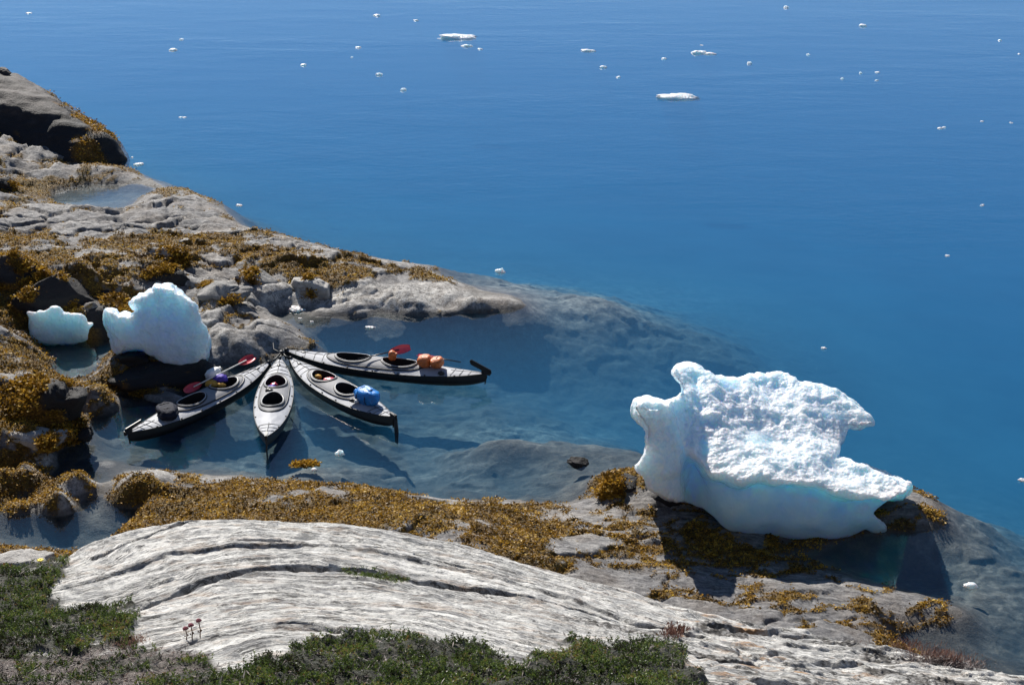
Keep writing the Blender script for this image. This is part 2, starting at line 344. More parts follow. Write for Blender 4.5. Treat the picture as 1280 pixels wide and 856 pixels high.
def terrain(x, y):
    """height and masks at world x, y"""
    h = base_h(x, y)
    px, py = P(x, y, h)
    so = polysdf(px, py, OUTCROP)
    up = sstep(1.9, 3.2, h)                             # the high outcrop as opposed to the tidal shore
    oc = sstep(6, -4, so) * up
    near = (y < 70) & (np.abs(x) < 60)
    # --- tidal shore: long low slabs with gaps between
    a = R(-24); xr = x * math.cos(a) - y * math.sin(a); yr = x * math.sin(a) + y * math.cos(a)
    wx = fbm2(x * .5, y * .5, 3, 5) * .9; wy = fbm2(x * .5, y * .5, 3, 9) * .9
    f1, f2, cid = voro((xr + wx) / 1.9, (yr + wy) / .95, 3)
    g1, g2, gid = voro((xr + wx) / .62, (yr + wy) / .36, 31)
    edge = f2 - f1
    tid = (1 - up) * sstep(-0.35, 0.12, h)
    slab = (cid - .35) * .30 * sstep(0.0, .16, edge) + .07 * sstep(0, .1, edge) - .07 + .05 * np.abs(fbm2(xr * 1.6, yr * 4, 3, 15))
    near_w = sstep(.0, .25, h) * (1 - up)
    lefty = sstep(-2.0, -5.0, x) * sstep(28, 31, y)       # rougher ground on the far left
    nx_ = fbm2(x * .9, y * .9, 5, 2)
    ad = (slab * (.5 + .45 * lefty) + nx_ * (.08 + .10 * lefty) + (gid - .5) * .06 * sstep(0, .14, g2 - g1) * (.4 + .8 * lefty))
    hh = h + (1 - up) * sstep(-.02, .45, h) * np.where(ad < 0, np.maximum(ad, -.6 * np.maximum(h, 0)), ad)
    hh = hh + tid * fbm2(x * 4, y * 4, 3, 8) * .014
    h = np.where(h < -1, -1 + (h + 1) * .6, h); h = np.where(h < -2.4, -2.4 + (h + 2.4) * .5, h); hh = np.where(h <= -1, h, hh)
    # --- sea floor: boulders, ledges
    sub = sstep(.0, -.35, h)
    f1b, f2b, cidb = voro(x / .8 + wx, y / .55 + wy, 11)
    hh = hh + sub * ((cidb ** 2 - .2) * .10 * sstep(0, .3, f2b - f1b) + fbm2(x * .35, y * .35, 4, 21) * .22 + fbm2(x * 1.6, y * 2.4, 4, 23) * .07) * sstep(-4, -1, h) * sstep(.05, -.6, h)
    hh = np.where((h < -.1) & (hh > -.05), -.05 + (hh + .05) * .25, hh)
    # --- outcrop: curved strata
    s = linedist(x, y, ARC0W)
    s = s + fbm2(x * .35, y * .5, 3, 41) * .24 + fbm2(x * 1.5, y * 2.2, 3, 43) * .03
    d = np.zeros_like(x)
    for k_, (wd, am) in enumerate([(.62, .065), (.24, .042), (.10, .016)]):
        q = s / wd + k_ * .37; fr = q - np.floor(q); rr = r01(np.floor(q).astype(np.int64), np.zeros_like(q).astype(np.int64), np.zeros_like(q).astype(np.int64), 60 + k_)
        along = .55 + .45 * fbm2(x * .8 + k_ * 9, y * .8, 3, 70 + k_)
        d = d + am * along * (.4 + rr) * (fr ** 1.6 - sstep(.87, 1.0, fr) * fr ** 1.6 - .3)
    dark = np.zeros_like(x)
    wob = fbm2(x * 2.2, y * 2.2, 3, 77) * .05
    for k, (pts_, wd, dep) in CR.items():
        dd = np.abs(linedist(x, y, CRW(k)) + wob * (.6 if wd > .03 else .3)); g = sstep(wd * 1.5, wd * .7, dd) * (.55 + .45 * sstep(-.3, .2, fbm2(x * 1.5, y * 1.5, 2, ord(k))))
        d = d - dep * g; dark = np.maximum(dark, g)
    e1, e2, eid = voro(xr / .5 + fbm2(x, y, 3, 51), yr / .22 + fbm2(x, y, 3, 52), 53)
    right = sstep(1.0, 3.2, x)
    crumb = sstep(-.10, .18, fbm2(x * .45, y * .45, 3, 90)) * sstep(.6, 2, x)
    d = d + ((eid - .5) * .13 * sstep(0, .22, e2 - e1) * (.15 + .62 * right) ) + (n2(x * 9, y * 9, 4)) * .010
    r1_, r2_, rid = voro(x / .09, y / .09, 54)
    gravel = sstep(.12, .3, fbm2(x * .7 + 3, y * 1.1, 4, 91)) * sstep(0.0, 1.0, x) * (s > .25)
    d = d + gravel * (.035 * sstep(.5, .1, r1_) * rid)
    d = d + fbm2(x * .8, y * .8, 4, 55) * .07
    msk = np.maximum(sstep(8, -8, polysdf(px, py, LITTER)), np.maximum(sstep(8, -8, polysdf(px, py, HEATH_L)), sstep(8, -8, polysdf(px, py, HEATH_M))))
    dark = dark * (1 - msk)
    hh = hh + oc * d * (1 - .85 * msk)
    # beyond what can be seen nothing needs detail
    # --- weed cover
    px, py = P(x, y, hh)
    cov = fbm2(x * .42, y * .42, 4, 101); fine = fbm2(x * 1.8, y * 1.8, 4, 102); hi = fbm2(x * 6, y * 6, 3, 103)
    def blob(cx, cy, rx, ry, v=1): return v * np.exp(-(((px - cx) / rx) ** 2 + ((py - cy) / ry) ** 2))
    band = sstep(470, 560, py)
    bias = (blob(330, 650, 190, 32, .75) + blob(200, 625, 70, 22, .5) + blob(600, 640, 70, 22, .4) + blob(460, 640, 110, 32, .55) + blob(640, 680, 60, 22, .7) + blob(770, 595, 30, 16, 1) + blob(700, 660, 60, 22, .35)
            + blob(350, 320, 100, 14, .35) + blob(200, 305, 110, 12, .35) + blob(50, 460, 110, 90, .45) + blob(150, 320, 100, 30, .3) + blob(20, 600, 60, 30, .5) + blob(60, 235, 60, 14, .3)
            + blob(300, 300, 60, 10, .1) + blob(390, 345, 55, 14, .35) + blob(20, 340, 60, 40, .3)
            - blob(520, 374, 150, 22, 1.3) - blob(600, 377, 60, 18, .8) - blob(150, 275, 130, 12, .9) - blob(230, 262, 60, 14, .6) - blob(320, 410, 70, 28, .55) - blob(300, 350, 60, 14, .25) - blob(950, 770, 190, 26, .55) - blob(1060, 750, 150, 30, .25)
            - blob(540, 626, 60, 7, .8) - blob(600, 650, 40, 7, .5) - blob(830, 690, 60, 14, .3) - blob(40, 560, 60, 12, .5) - blob(130, 580, 90, 7, .7) - blob(330, 595, 100, 5, .6) - blob(840, 725, 120, 14, .6))
    lowgap = sstep(.20, .02, edge) * .45 + sstep(.25, .0, g2 - g1) * .2
    v = bias + cov * .8 + fine * .55 + hi * .22 + lowgap + (.5 - cid) * .6 - .19
    streak = sstep(.10, .0, np.abs(((yr + wy * .3) / .62) % 1 - .5) - .06) * sstep(7, -6, np.abs(py - (720 + (px - 900) * .2)) - 40) * (px > 760)
    v = v + streak * .45
    weed = sstep(-.02, .10, v) * (1 - sstep(1.7, 2.4, hh)) * sstep(-.06, .03, hh) * near
    weed = weed * (1 - oc)
    lump = sstep(.1, .9, fbm2(x * 5, y * 5, 3, 104) + .4)
    hh = hh + weed * (.03 + .045 * lump) * (1 - .35 * band)
    # --- vegetation on the high ground
    # pale (barnacled, dry) rock against grey wet-looking rock
    pale = blob(500, 370, 150, 22, 1.1) + blob(400, 340, 60, 30, .5) + blob(200, 310, 120, 22, .5) + blob(330, 345, 60, 25, .25) + blob(130, 577, 160, 12, 1) + blob(330, 597, 130, 10, .8) + blob(160, 230, 50, 8, 1) + blob(60, 612, 70, 30, .8) + blob(600, 645, 120, 16, .55) + blob(300, 430, 120, 40, .25)
    pale = np.clip(pale + fine * .5 + (cid - .5) * .6 - .08, 0, 1)
    shoal = np.clip(blob(760, 378, 170, 34, 1.3) + blob(650, 350, 60, 18, .6) + blob(650, 545, 120, 14, 1.1) + blob(400, 590, 130, 12, .7) + blob(1230, 660, 110, 60, .8) + blob(1240, 760, 90, 40, .5) + blob(280, 225, 60, 20, .5) + blob(740, 590, 60, 30, .35)
                    + blob(590, 585, 70, 20, .25) + blob(600, 440, 200, 25, .3) + fine * .35 + cov * .3, 0, 1)
    return hh, dict(shoal=shoal, weed=weed, outcrop=oc, strat=s, crack=dark, pale=pale, crumble=crumb, gravel=gravel * oc, slabs=cid)

tt = np.concatenate([np.linspace(-2.6, -.44, 50, endpoint=False), np.linspace(-.44, .44, 720), np.linspace(.44, 2.6, 50)[1:]])
yy = np.concatenate([np.linspace(-12, 9.5, 60, endpoint=False), np.linspace(9.5, 22, 560, endpoint=False), np.linspace(22, 31, 230, endpoint=False), np.linspace(31, 46, 300, endpoint=False),
                     np.linspace(46, 62, 170, endpoint=False), 62 + (np.linspace(0, 1, 60) ** 3) * 3000])
TT, YY = np.meshgrid(tt, yy); XX = TT * (np.abs(YY) + 2.5 if False else (np.maximum(YY, -2) + 3.2))
ZZ, AT = terrain(XX, YY)
nr, nc = XX.shape
ij = np.arange(nr * nc).reshape(nr, nc)
TF = np.stack([ij[:-1, :-1], ij[:-1, 1:], ij[1:, 1:], ij[1:, :-1]], -1).reshape(-1, 4)

# heath masks on the grid (polygons on the high ground)
PX, PY = P(XX, YY, ZZ)
wb = fbm2(XX * 2.5, YY * 2.5, 4, 120) * 16
hi_ = sstep(3.0, 4.2, ZZ)
hm = sstep(5, -7, polysdf(PX, PY, HEATH_M) + wb) * hi_
hl = sstep(5, -7, polysdf(PX, PY, HEATH_L) + wb) * hi_
behind = sstep(10.5, 9.0, YY) * sstep(-.1, .2, fbm2(XX * .4, YY * .4, 3, 130)) * hi_
heath = np.maximum(np.maximum(hm, hl), behind)
heath0 = heath
litter = np.maximum(sstep(6, -8, polysdf(PX, PY, LITTER) + wb), sstep(.18, .35, fbm2(XX * .9, YY * .9, 3, 131)) * sstep(12, 10, YY)) * hi_
ZZ = ZZ + heath * (.06 + .13 * fbm2(XX * 2.2, YY * 2.2, 4, 132)) + litter * .03 * fbm2(XX * 8, YY * 8, 3, 133)
heath = np.maximum(heath, litter * .8 * sstep(-.12, .12, fbm2(XX * 1.5, YY * 1.5, 3, 140)))
AT['heath'] = heath; AT['litter'] = litter

def height_at(x, y):
    """height of the finished sheet by interpolation in its own grid"""
    x = np.atleast_1d(np.asarray(x, float)); y = np.atleast_1d(np.asarray(y, float))
    r = np.clip(np.interp(y, yy, np.arange(nr)), 0, nr - 1.001); t = x / (np.maximum(y, -2) + 3.2)
    q = np.clip(np.interp(t, tt, np.arange(nc)), 0, nc - 1.001)
    i = r.astype(int); j = q.astype(int); a = r - i; b = q - j
    return (ZZ[i, j] * (1-a) + ZZ[i+1, j] * a) * (1-b) + (ZZ[i, j+1] * (1-a) + ZZ[i+1, j+1] * a) * b
def ground(px, py):
    """where the ray of a photo position meets the ground"""
    ys = np.linspace(9, 110, 6000)
    X = (px - 640) / FPX; Y = (428 - py) / FPX; t = ys / (CP + Y * SP); xs = X * t; zs = CAM_H + (-SP + Y * CP) * t
    g = np.maximum(height_at(xs, ys), 0) if True else 0
    k = np.argmax(zs < g)
    return Vector((xs[k], ys[k], g[k]))

# ------------------------------------------------------------------ materials of the setting
def terrain_mat():
    n = N('shore_rock'); P3 = n.pos()
    big = n.noise(P3, .8, 5, .6); mid = n.noise(P3, 4, 6, .65); fin = n.noise(P3, 28, 6, .7); spk = n.noise(P3, 95, 3, .7)
    # grey tidal rock, faint banding along strike
    band = n.noise(n.pos((.8, 5, 5), (0, 0, R(24))), 2.2, 5, .6)
    grey = n.ramp(n.math('ADD', n.math('MULTIPLY', band, .6), n.math('MULTIPLY', mid, .4)), [(.36, (.055, .052, .054)), (.48, (.15, .145, .147)), (.56, (.23, .22, .215)), (.66, (.36, .345, .33))])
    tan = n.mix(n.ramp(big, [(.45, 0), (.65, .5)]), grey, (.20, .155, .115), 'MIX')
    cell = n('TexVoronoi', {'Vector': P3, 'Scale': 6.5, 'Randomness': 1})
    palc = n.ramp(n.math('ADD', n.math('MULTIPLY', fin, .6), n.math('MULTIPLY', mid, .4)), [(.36, (.13, .11, .09)), (.47, (.40, .37, .33)), (.58, (.66, .64, .60))])
    pa = n.math('MULTIPLY', n.attr('pale'), n.ramp(n.math('ADD', n.math('MULTIPLY', mid, .5), n.math('MULTIPLY', fin, .5)), [(.38, .15), (.55, 1)]), clamp=True)
    tidal = n.mix(pa, tan, palc)
    gr = n.noise(P3, 11, 6, .75)
    tidal = n.mix(n.ramp(gr, [(.36, .75), (.46, 0)]), tidal, (.035, .032, .03))
    tidal = n.mix(n.math('MULTIPLY', n.ramp(gr, [(.55, 0), (.64, 1)]), n.math('ADD', n.attr('pale'), .25), clamp=True), tidal, (.60, .58, .55))
    # weed carpet
    wn = n.noise(P3, 16, 5, .75); wcol = n.ramp(wn, [(.36, (.022, .014, .004)), (.5, (.12, .072, .010)), (.64, (.30, .19, .022))])
    wcol = n.mix(n.ramp(big, [(.4, 0), (.7, .55)]), wcol, (.10, .045, .012))
    tidal = n.mix(n.attr('weed'), tidal, wcol)
    # gneiss outcrop: light bands, thin dark partings along the strata coordinate
    s = n.attr('strat')
    warp = n.math('ADD', s, n.math('MULTIPLY', n.noise(P3, 1.4, 4, .5), .12))
    cmb = n('CombineXYZ', {'X': warp})
    along = n.noise(P3, .7, 3, .5)
    cmb2 = n('CombineXYZ', {'X': n.math('MULTIPLY', warp, 1.0), 'Y': n.math('MULTIPLY', along, .5)})
    b1 = n.noise(cmb2, 3.2, 6, .62); b2 = n.noise(cmb2, 14, 5, .7); b3 = n.noise(cmb2, 48, 3, .6)
    g0 = n.math('ADD', n.math('MULTIPLY', b1, .44), n.math('ADD', n.math('MULTIPLY', b2, .42), n.math('MULTIPLY', fin, .14)))
    gn = n.ramp(g0, [(.39, (.10, .10, .105)), (.445, (.26, .255, .25)), (.485, (.56, .545, .51)), (.55, (.76, .74, .70))])
    gn = n.mix(n.ramp(n.noise(P3, 1.1, 5, .6), [(.42, 0), (.56, .72)]), gn, n.ramp(n.math('ADD', n.math('MULTIPLY', b1, .6), n.math('MULTIPLY', fin, .4)), [(.38, (.42, .41, .39)), (.58, (.72, .70, .66))]))
    thin = n.ramp(n.math('ABSOLUTE', n.math('SUBTRACT', b2, .5)), [(0, 1), (.018, .85), (.045, 0)])
    th2 = n.ramp(n.math('ABSOLUTE', n.math('SUBTRACT', b1, .47)), [(0, 1), (.010, .9), (.022, 0)])
    thin = n.math('MAXIMUM', thin, th2)
    thinm = n.math('MULTIPLY', thin, n.ramp(mid, [(.44, 0), (.54, 1)]))
    gn = n.mix(n.math('MULTIPLY', thinm, .9), gn, (.035, .033, .032))
    lich = n.math('MULTIPLY', n.ramp(n.noise(P3, 5.5, 6, .7), [(.50, 0), (.60, 1)]), .6)
    gn = n.mix(lich, gn, (.20, .20, .205))
    rust = n.math('MULTIPLY', n.ramp(n.noise(n.pos((1, 3, 3), (0, 0, R(20))), 1.4, 6, .7), [(.53, 0), (.66, 1)]), n.math('ADD', n.math('MULTIPLY', n.attr('crumble'), .75), .32), clamp=True)
    gn = n.mix(rust, gn, (.40, .23, .11))
    gn = n.mix(n.math('MULTIPLY', n.ramp(spk, [(.62, 0), (.72, 1)]), .25), gn, (.05, .05, .05))
    gn = n.mix(n.math('MULTIPLY', n.attr('crack'), n.ramp(fin, [(.25, 1), (.75, .45)])), gn, (.030, .028, .024))
    gv = n('TexVoronoi', {'Vector': P3, 'Scale': 16})
    gvc = n.ramp(n('SeparateColor', {'Color': gv.outputs['Color']}).outputs[0], [(0, (.10, .09, .08)), (.5, (.38, .36, .34)), (1, (.62, .6, .57))])
    gn = n.mix(n.attr('gravel'), gn, n.mix(n.ramp(gv.outputs['Distance'], [(.25, 0), (.6, .85)]), gvc, (.05, .045, .04)))
    # heath ground and litter
    soil = n.ramp(fin, [(.3, (.012, .012, .006)), (.55, (.030, .032, .015)), (.72, (.07, .065, .04))])
    lit = n.ramp(n.math('ADD', n.math('MULTIPLY', spk, .5), n.math('MULTIPLY', fin, .5)), [(.38, (.02, .016, .013)), (.5, (.09, .068, .055)), (.60, (.26, .225, .20))])
    gn = n.mix(n.attr('litter'), gn, lit)
    gn = n.mix(n.attr('heath'), gn, soil)
    col = n.mix(n.attr('outcrop'), tidal, gn)
    col = n.mix(n.attr('heath'), col, soil)
    # the sea floor: rock near the shore, pale silt lower down
    z = n('SeparateXYZ', {'Vector': n('NewGeometry').outputs['Position']}).outputs[2]
    fl = n.ramp(n.math('ADD', n.math('MULTIPLY', n.noise(P3, 2.4, 6, .7), .5), n.math('MULTIPLY', mid, .5)), [(.38, (.03, .028, .025)), (.5, (.12, .11, .095)), (.64, (.34, .31, .27))])
    silt = n.ramp(n.noise(P3, .22, 5, .6), [(.35, (.10, .10, .095)), (.65, (.24, .24, .225))])
    fd = n.ramp(n.math('ADD', n.math('MULTIPLY', n.noise(P3, 1.7, 6, .7), .5), n.math('MULTIPLY', mid, .5)), [(.38, (.008, .008, .007)), (.5, (.024, .022, .019)), (.62, (.075, .066, .052))])
    fl = n.mix(n.attr('shoal'), fd, fl)
    fl = n.mix(n.ramp(n.math('MULTIPLY', z, -.1), [(.14, 0), (.42, 1)]), fl, silt)
    col = n.mix(n.ramp(n.math('MULTIPLY', z, -1), [(.0, 0), (.035, 1)]), col, fl)
    wet = n.ramp(n.math('ADD', n.math('ADD', z, .1), n.math('MULTIPLY', mid, -.06)), [(0, 0), (.04, 1), (.13, 1), (.19, 0)])
    col = n.mix(n.math('MULTIPLY', wet, .6), col, (.055, .048, .040))
    hgt = n.math('ADD', n.math('MULTIPLY', fin, .5), n.math('ADD', n.math('MULTIPLY', spk, .2), n.math('MULTIPLY', n.math('MULTIPLY', n.math('ADD', b2, b3), n.attr('outcrop')), .6)))
    hgt = n.math('ADD', hgt, n.math('ADD', n.math('MULTIPLY', gr, .8), n.math('MULTIPLY', mid, .9)))
    bp = n('Bump', {'Height': hgt, 'Distance': .055, 'Strength': .9})
    ro = n.ramp(n.math('ADD', n.attr('weed'), 0), [(0, .62), (1, .8)])
    b = n('BsdfPrincipled', {'Base Color': col, 'Roughness': .72, 'Specular IOR Level': .35, 'Normal': bp})
    return n.done(b)
terrain_obj = make_mesh('ground', np.stack([XX, YY, ZZ], -1).reshape(-1, 3), TF, terrain_mat(), attrs=AT)
tag(terrain_obj, 'pale and grey ice-smoothed rock shore with pools and shallow sea floor', kind='structure')

# ------------------------------------------------------------------ water
def water_mat():
    n = N('sea_water')
    P3 = n.pos()
    far = n.pos((.22, .62, 1), (0, 0, R(4)))
    w1 = n.noise(far, 1.0, 4, .55, .3); w2 = n.noise(n.pos((1.1, 2.2, 1), (0, 0, R(-8))), 1.8, 3, .5, .2); w3 = n.noise(P3, 9, 2, .5)
    calm = n.ramp(n.noise(n.pos((.05, .12, 1)), 1, 3, .5), [(.38, .35), (.62, 1)])
    yv = n('SeparateXYZ', {'Vector': n('NewGeometry').outputs['Position']}).outputs[1]
    inner = n('MapRange', {'Value': yv, 'From Min': 34, 'From Max': 48, 'To Min': .22, 'To Max': 1.0})
    h = n.math('ADD', n.math('MULTIPLY', w1, .10), n.math('ADD', n.math('MULTIPLY', w2, .030), n.math('MULTIPLY', w3, .004)))
    h = n.math('MULTIPLY', n.math('MULTIPLY', h, calm), inner)
    bp = n('Bump', {'Height': h, 'Distance': 1.0, 'Strength': .26})
    dt = n('VectorMath', {0: bp, 1: n('NewGeometry').outputs['Incoming']}, operation='DOT_PRODUCT').outputs['Value']
    fr = n.math('MULTIPLY_ADD', n.math('POWER', n.math('SUBTRACT', 1, n.math('ABSOLUTE', dt), clamp=True), 5), .98, .02)
    gl = n('BsdfGlossy', {'Color': (1, 1, 1), 'Roughness': .045, 'Normal': bp})
    tr = n('BsdfTransparent', {'Color': (.97, .99, 1.0)})
    mx = n('MixShader', {0: fr, 1: tr, 2: gl})
    n.t.links.new(mx.outputs[0], n.out.inputs['Surface'])
    va = n('VolumeAbsorption', {'Color': (.34, .745, .945), 'Density': .36})
    vs = n('VolumeScatter', {'Color': (.08, .52, 1.0), 'Density': .088})
    n.t.links.new(n('AddShader', {0: va, 1: vs}).outputs[0], n.out.inputs['Volume'])
    return n.m
S = 3200
V = [(-S, -60, 0), (S, -60, 0), (S, 3050, 0), (-S, 3050, 0), (-S, -60, -60), (S, -60, -60), (S, 3050, -60), (-S, 3050, -60)]
F = [(0, 1, 2, 3), (7, 6, 5, 4), (0, 4, 5, 1), (1, 5, 6, 2), (2, 6, 7, 3), (3, 7, 4, 0)]
water = make_mesh('water', V, F, water_mat(), smooth=False)
tag(water, 'calm clear blue fjord water over shallow rocks', kind='structure')
#@@OBJECTS@@
# ------------------------------------------------------------------ mesh builders
def vnormals(V, Q):
    a, b, c_ = V[Q[:, 0]], V[Q[:, 1]], V[Q[:, 2]]; d = V[Q[:, 3]] if Q.shape[1] == 4 else c_
    fn = np.cross(c_ - a, d - b) if Q.shape[1] == 4 else np.cross(b - a, c_ - a)
    n = np.zeros_like(V)
    for k in range(Q.shape[1]): np.add.at(n, Q[:, k], fn)
    return n / (np.linalg.norm(n, axis=1)[:, None] + 1e-12)
class MB:
    def __init__(s): s.v = []; s.f = []
    def add(s, V, F):
        o = len(s.v); s.v += [tuple(map(float, v)) for v in V]; s.f += [tuple(int(i) + o for i in f) for f in F]
    def tube(s, pts, r, n=8, closed=False):
        pts = [Vector(p) for p in pts]; m = len(pts); V = []; rr = r if hasattr(r, '__len__') else [r] * m
        for i, p in enumerate(pts):
            a = pts[(i - 1) % m] if (closed or i) else p; b = pts[(i + 1) % m] if (closed or i < m - 1) else p
            t = (b - a).normalized(); u = t.cross(Vector((0, 0, 1)))
            if u.length < .05: u = t.cross(Vector((0, 1, 0)))
            u.normalize(); w_ = t.cross(u)
            V += [p + (u * math.cos(k * 2 * math.pi / n) + w_ * math.sin(k * 2 * math.pi / n)) * rr[i] for k in range(n)]
        F = []
        for i in range(m if closed else m - 1):
            j = (i + 1) % m
            F += [(i * n + k, i * n + (k + 1) % n, j * n + (k + 1) % n, j * n + k) for k in range(n)]
        if not closed: F += [tuple(range(n))[::-1], tuple((m - 1) * n + k for k in range(n))]
        s.add(V, F)
    def ball(s, c_, r, nu=14, nv=10, f=None, pw=1):
        V = []; F = []
        for j in range(nv + 1):
            th = math.pi * j / nv
            for i in range(nu):
                a = 2 * math.pi * i / nu; d = Vector((math.sin(th) * math.cos(a), math.sin(th) * math.sin(a), math.cos(th)))
                k = f(d) if f else 1
                
                if pw != 1: d = Vector([math.copysign(abs(v) ** pw, v) for v in d])
                V.append((c_[0] + d.x * r[0] * k, c_[1] + d.y * r[1] * k, c_[2] + d.z * r[2] * k))
        for j in range(nv):
            for i in range(nu): F.append((j * nu + i, (j + 1) * nu + i, (j + 1) * nu + (i + 1) % nu, j * nu + (i + 1) % nu))
        s.add(V, F)
    def plate(s, outline, off):
        """extrude a planar outline of Vectors by off"""
        o = [Vector(p) for p in outline]; n = len(o); off = Vector(off)
        s.add(o + [p + off for p in o], [tuple(range(n))[::-1], tuple(range(n, 2 * n))] + [(i, (i + 1) % n, n + (i + 1) % n, n + i) for i in range(n)])
    def build(s, name, mat, parent=None, smooth=True):
        return make_mesh(name, s.v, s.f, mat, smooth, parent)

# ------------------------------------------------------------------ big dark boulder
def rock_mat(name, dark, light, weedy=0.0, sc=1.0, pale=0.0):
    n = N(name); p = n.pos(); a = n.noise(p, 1.3 * sc, 6, .65); f = n.noise(p, 14 * sc, 5, .7)
    st = n.noise(n.pos((1, 1, 5), (.25, .1, 0)), 1.6 * sc, 5, .6)
    c0 = n.ramp(n.math('ADD', n.math('MULTIPLY', a, .4), n.math('ADD', n.math('MULTIPLY', f, .25), n.math('MULTIPLY', st, .35))), [(.36, dark), (.62, light)])
    if pale: c0 = n.mix(n.math('MULTIPLY', n.ramp(n.noise(p, 3.5, 6, .7), [(.48, 0), (.6, 1)]), pale), c0, (.58, .56, .52))
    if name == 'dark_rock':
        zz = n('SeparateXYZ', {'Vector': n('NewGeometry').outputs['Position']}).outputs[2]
        face_shade = n.ramp(n.math('ADD', n.math('MULTIPLY', zz, .30), n.math('MULTIPLY', a, .35)), [(.62, .9), (.78, 0)])
        c0 = n.mix(face_shade, c0, (.012, .011, .012))  # shade of the boulder's front face, put into the rock colour lower down
    if weedy:
        wc = n.ramp(n.noise(p, 20, 5, .75), [(.3, (.028, .015, .005)), (.5, (.14, .07, .010)), (.7, (.33, .18, .022))])
        c0 = n.mix(n.attr('weed'), c0, wc)
    bp = n('Bump', {'Height': n.math('ADD', f, n.math('MULTIPLY', a, 1.5)), 'Distance': .05, 'Strength': .9})
    return n.done(n('BsdfPrincipled', {'Base Color': c0, 'Roughness': .7, 'Specular IOR Level': .35, 'Normal': bp}))
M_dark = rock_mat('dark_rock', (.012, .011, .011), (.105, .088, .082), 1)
M_grey = rock_mat('grey_rock', (.09, .085, .082), (.30, .285, .27), 1, 1.5, .3)
M_pale = rock_mat('pale_rock', (.22, .20, .18), (.55, .53, .50), 1, 2, .5)

bo = Outline([(-260, 40), (-120, 62), (-40, 78), (0, 87), (16, 91), (38, 103), (62, 117), (90, 139), (104, 148), (122, 160), (140, 173), (152, 186), (160, 199), (160, 208), (150, 214), (110, 218), (60, 220), (0, 220), (-260, 225)])
def f_boulder(X, Y, Z):
    px, py = P(X, Y, Z)
    T = 2.25 + (Y - 56) * .10 + (X + 18.95) * -.25
    front = 53.6 + 1.02 * np.maximum(Z, -.5) + np.maximum(0, X + 16.0) * .9 + .28 * np.sin(X * 1.3) * .4
    d = smax(bo(X, Y, Z), (front - Y) * .68, .25)
    d = smax(d, (Z - T) * .95, .35); d = smax(d, Y - (61.0 - 0 * X), .8)
    return d
V, Q = sculpt(f_boulder, (-27.0, 53.2, -1.0), (-13.5, 62.2, 5.6), .11)
Nn = vnormals(V, Q)
ds = fbm3(V[:, 0] * .55, V[:, 1] * .55, V[:, 2] * .9, 4, 200) * .16 + fbm3(V[:, 0] * 1.5, V[:, 1] * 2, V[:, 2] * 3.5, 3, 210) * .10
V = V + Nn * ds[:, None]
ppx, ppy = P(V[:, 0], V[:, 1], V[:, 2])
wd = sstep(.0, .25, fbm3(V[:, 0] * 1.2, V[:, 1] * 1.2, V[:, 2] * 1.2, 4, 220) + .75 * np.exp(-((ppx - 118) / 26) ** 2) * (V[:, 2] > .1) - .42)
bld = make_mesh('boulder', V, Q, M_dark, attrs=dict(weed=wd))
tag(bld, 'huge dark rounded boulder above the tidal rocks with shadowed front face', 'boulder')

def rock(px, py, wpx, hz, asp=.7, rz=0., mat=None, weed=.3, seed=0, name='boulder', z0=None, steep=1.0, flat=.55):
    g = ground(px, py); dist = (g - camo.location).length; r = wpx / 2 * dist / FPX
    n = 72; th = np.linspace(0, math.pi, n // 2 + 1); ph = np.linspace(0, 2 * math.pi, n, endpoint=False)
    TH, PH = np.meshgrid(th, ph, indexing='ij')
    D = np.stack([np.sin(TH) * np.cos(PH), np.sin(TH) * np.sin(PH), np.cos(TH)], -1).reshape(-1, 3)
    k = 1 + fbm3(D[:, 0] * 1.3 + seed, D[:, 1] * 1.3, D[:, 2] * 1.3, 4, 300 + seed) * .42
    sg = np.sign(D); D2 = sg * np.abs(D) ** flat; D2 /= np.linalg.norm(D2, axis=1)[:, None] ** .6
    rr_ = np.random.default_rng(1000 + seed)
    for _ in range(13):
        nv_ = rr_.normal(0, 1, 3); nv_ /= np.linalg.norm(nv_); of = rr_.uniform(.62, .9); dn = D2 @ nv_
        k = np.minimum(k, np.where(dn > 1e-3, of / np.maximum(dn, 1e-3), 9))
    Vv = D2 * k[:, None] * np.array([r, r * asp, hz])
    Vv[:, 2] += fbm3(Vv[:, 0] * 3, Vv[:, 1] * 3, Vv[:, 2] * 3, 3, 320) * .05
    c_, s_ = math.cos(rz), math.sin(rz)
    Vv = np.stack([Vv[:, 0] * c_ - Vv[:, 1] * s_, Vv[:, 0] * s_ + Vv[:, 1] * c_, Vv[:, 2]], 1)
    m = n; F = []
    for j in range(n // 2):
        for i in range(m): F.append((j * m + i, (j + 1) * m + i, (j + 1) * m + (i + 1) % m, j * m + (i + 1) % m))
    wv = sstep(-.02, .15, fbm3(Vv[:, 0] * 2 + seed, Vv[:, 1] * 2, Vv[:, 2] * 2, 4, 330 + seed) + weed - .35)
    o = make_mesh(name, Vv, np.array(F), mat or M_grey, attrs=dict(weed=wv)); o.location = (g.x, g.y + r * asp * .6, (g.z if z0 is None else z0) - hz * .12)
    return o, Vv, wv
ROCKS = []
def R_(label, *a, group=None, cat='rock', **k):
    o, Vv, wv = rock(*a, **k); tag(o, label, cat, group); ROCKS.append((o, Vv, wv)); return o
GR = 'weedy boulders along the shore'
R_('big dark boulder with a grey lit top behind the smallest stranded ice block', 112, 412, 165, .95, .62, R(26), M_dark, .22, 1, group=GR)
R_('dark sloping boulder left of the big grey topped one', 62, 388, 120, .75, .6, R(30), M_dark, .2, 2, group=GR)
R_('weed covered hump of rock at the left picture edge', 14, 362, 110, .8, .8, R(10), M_dark, .6, 3, group=GR)
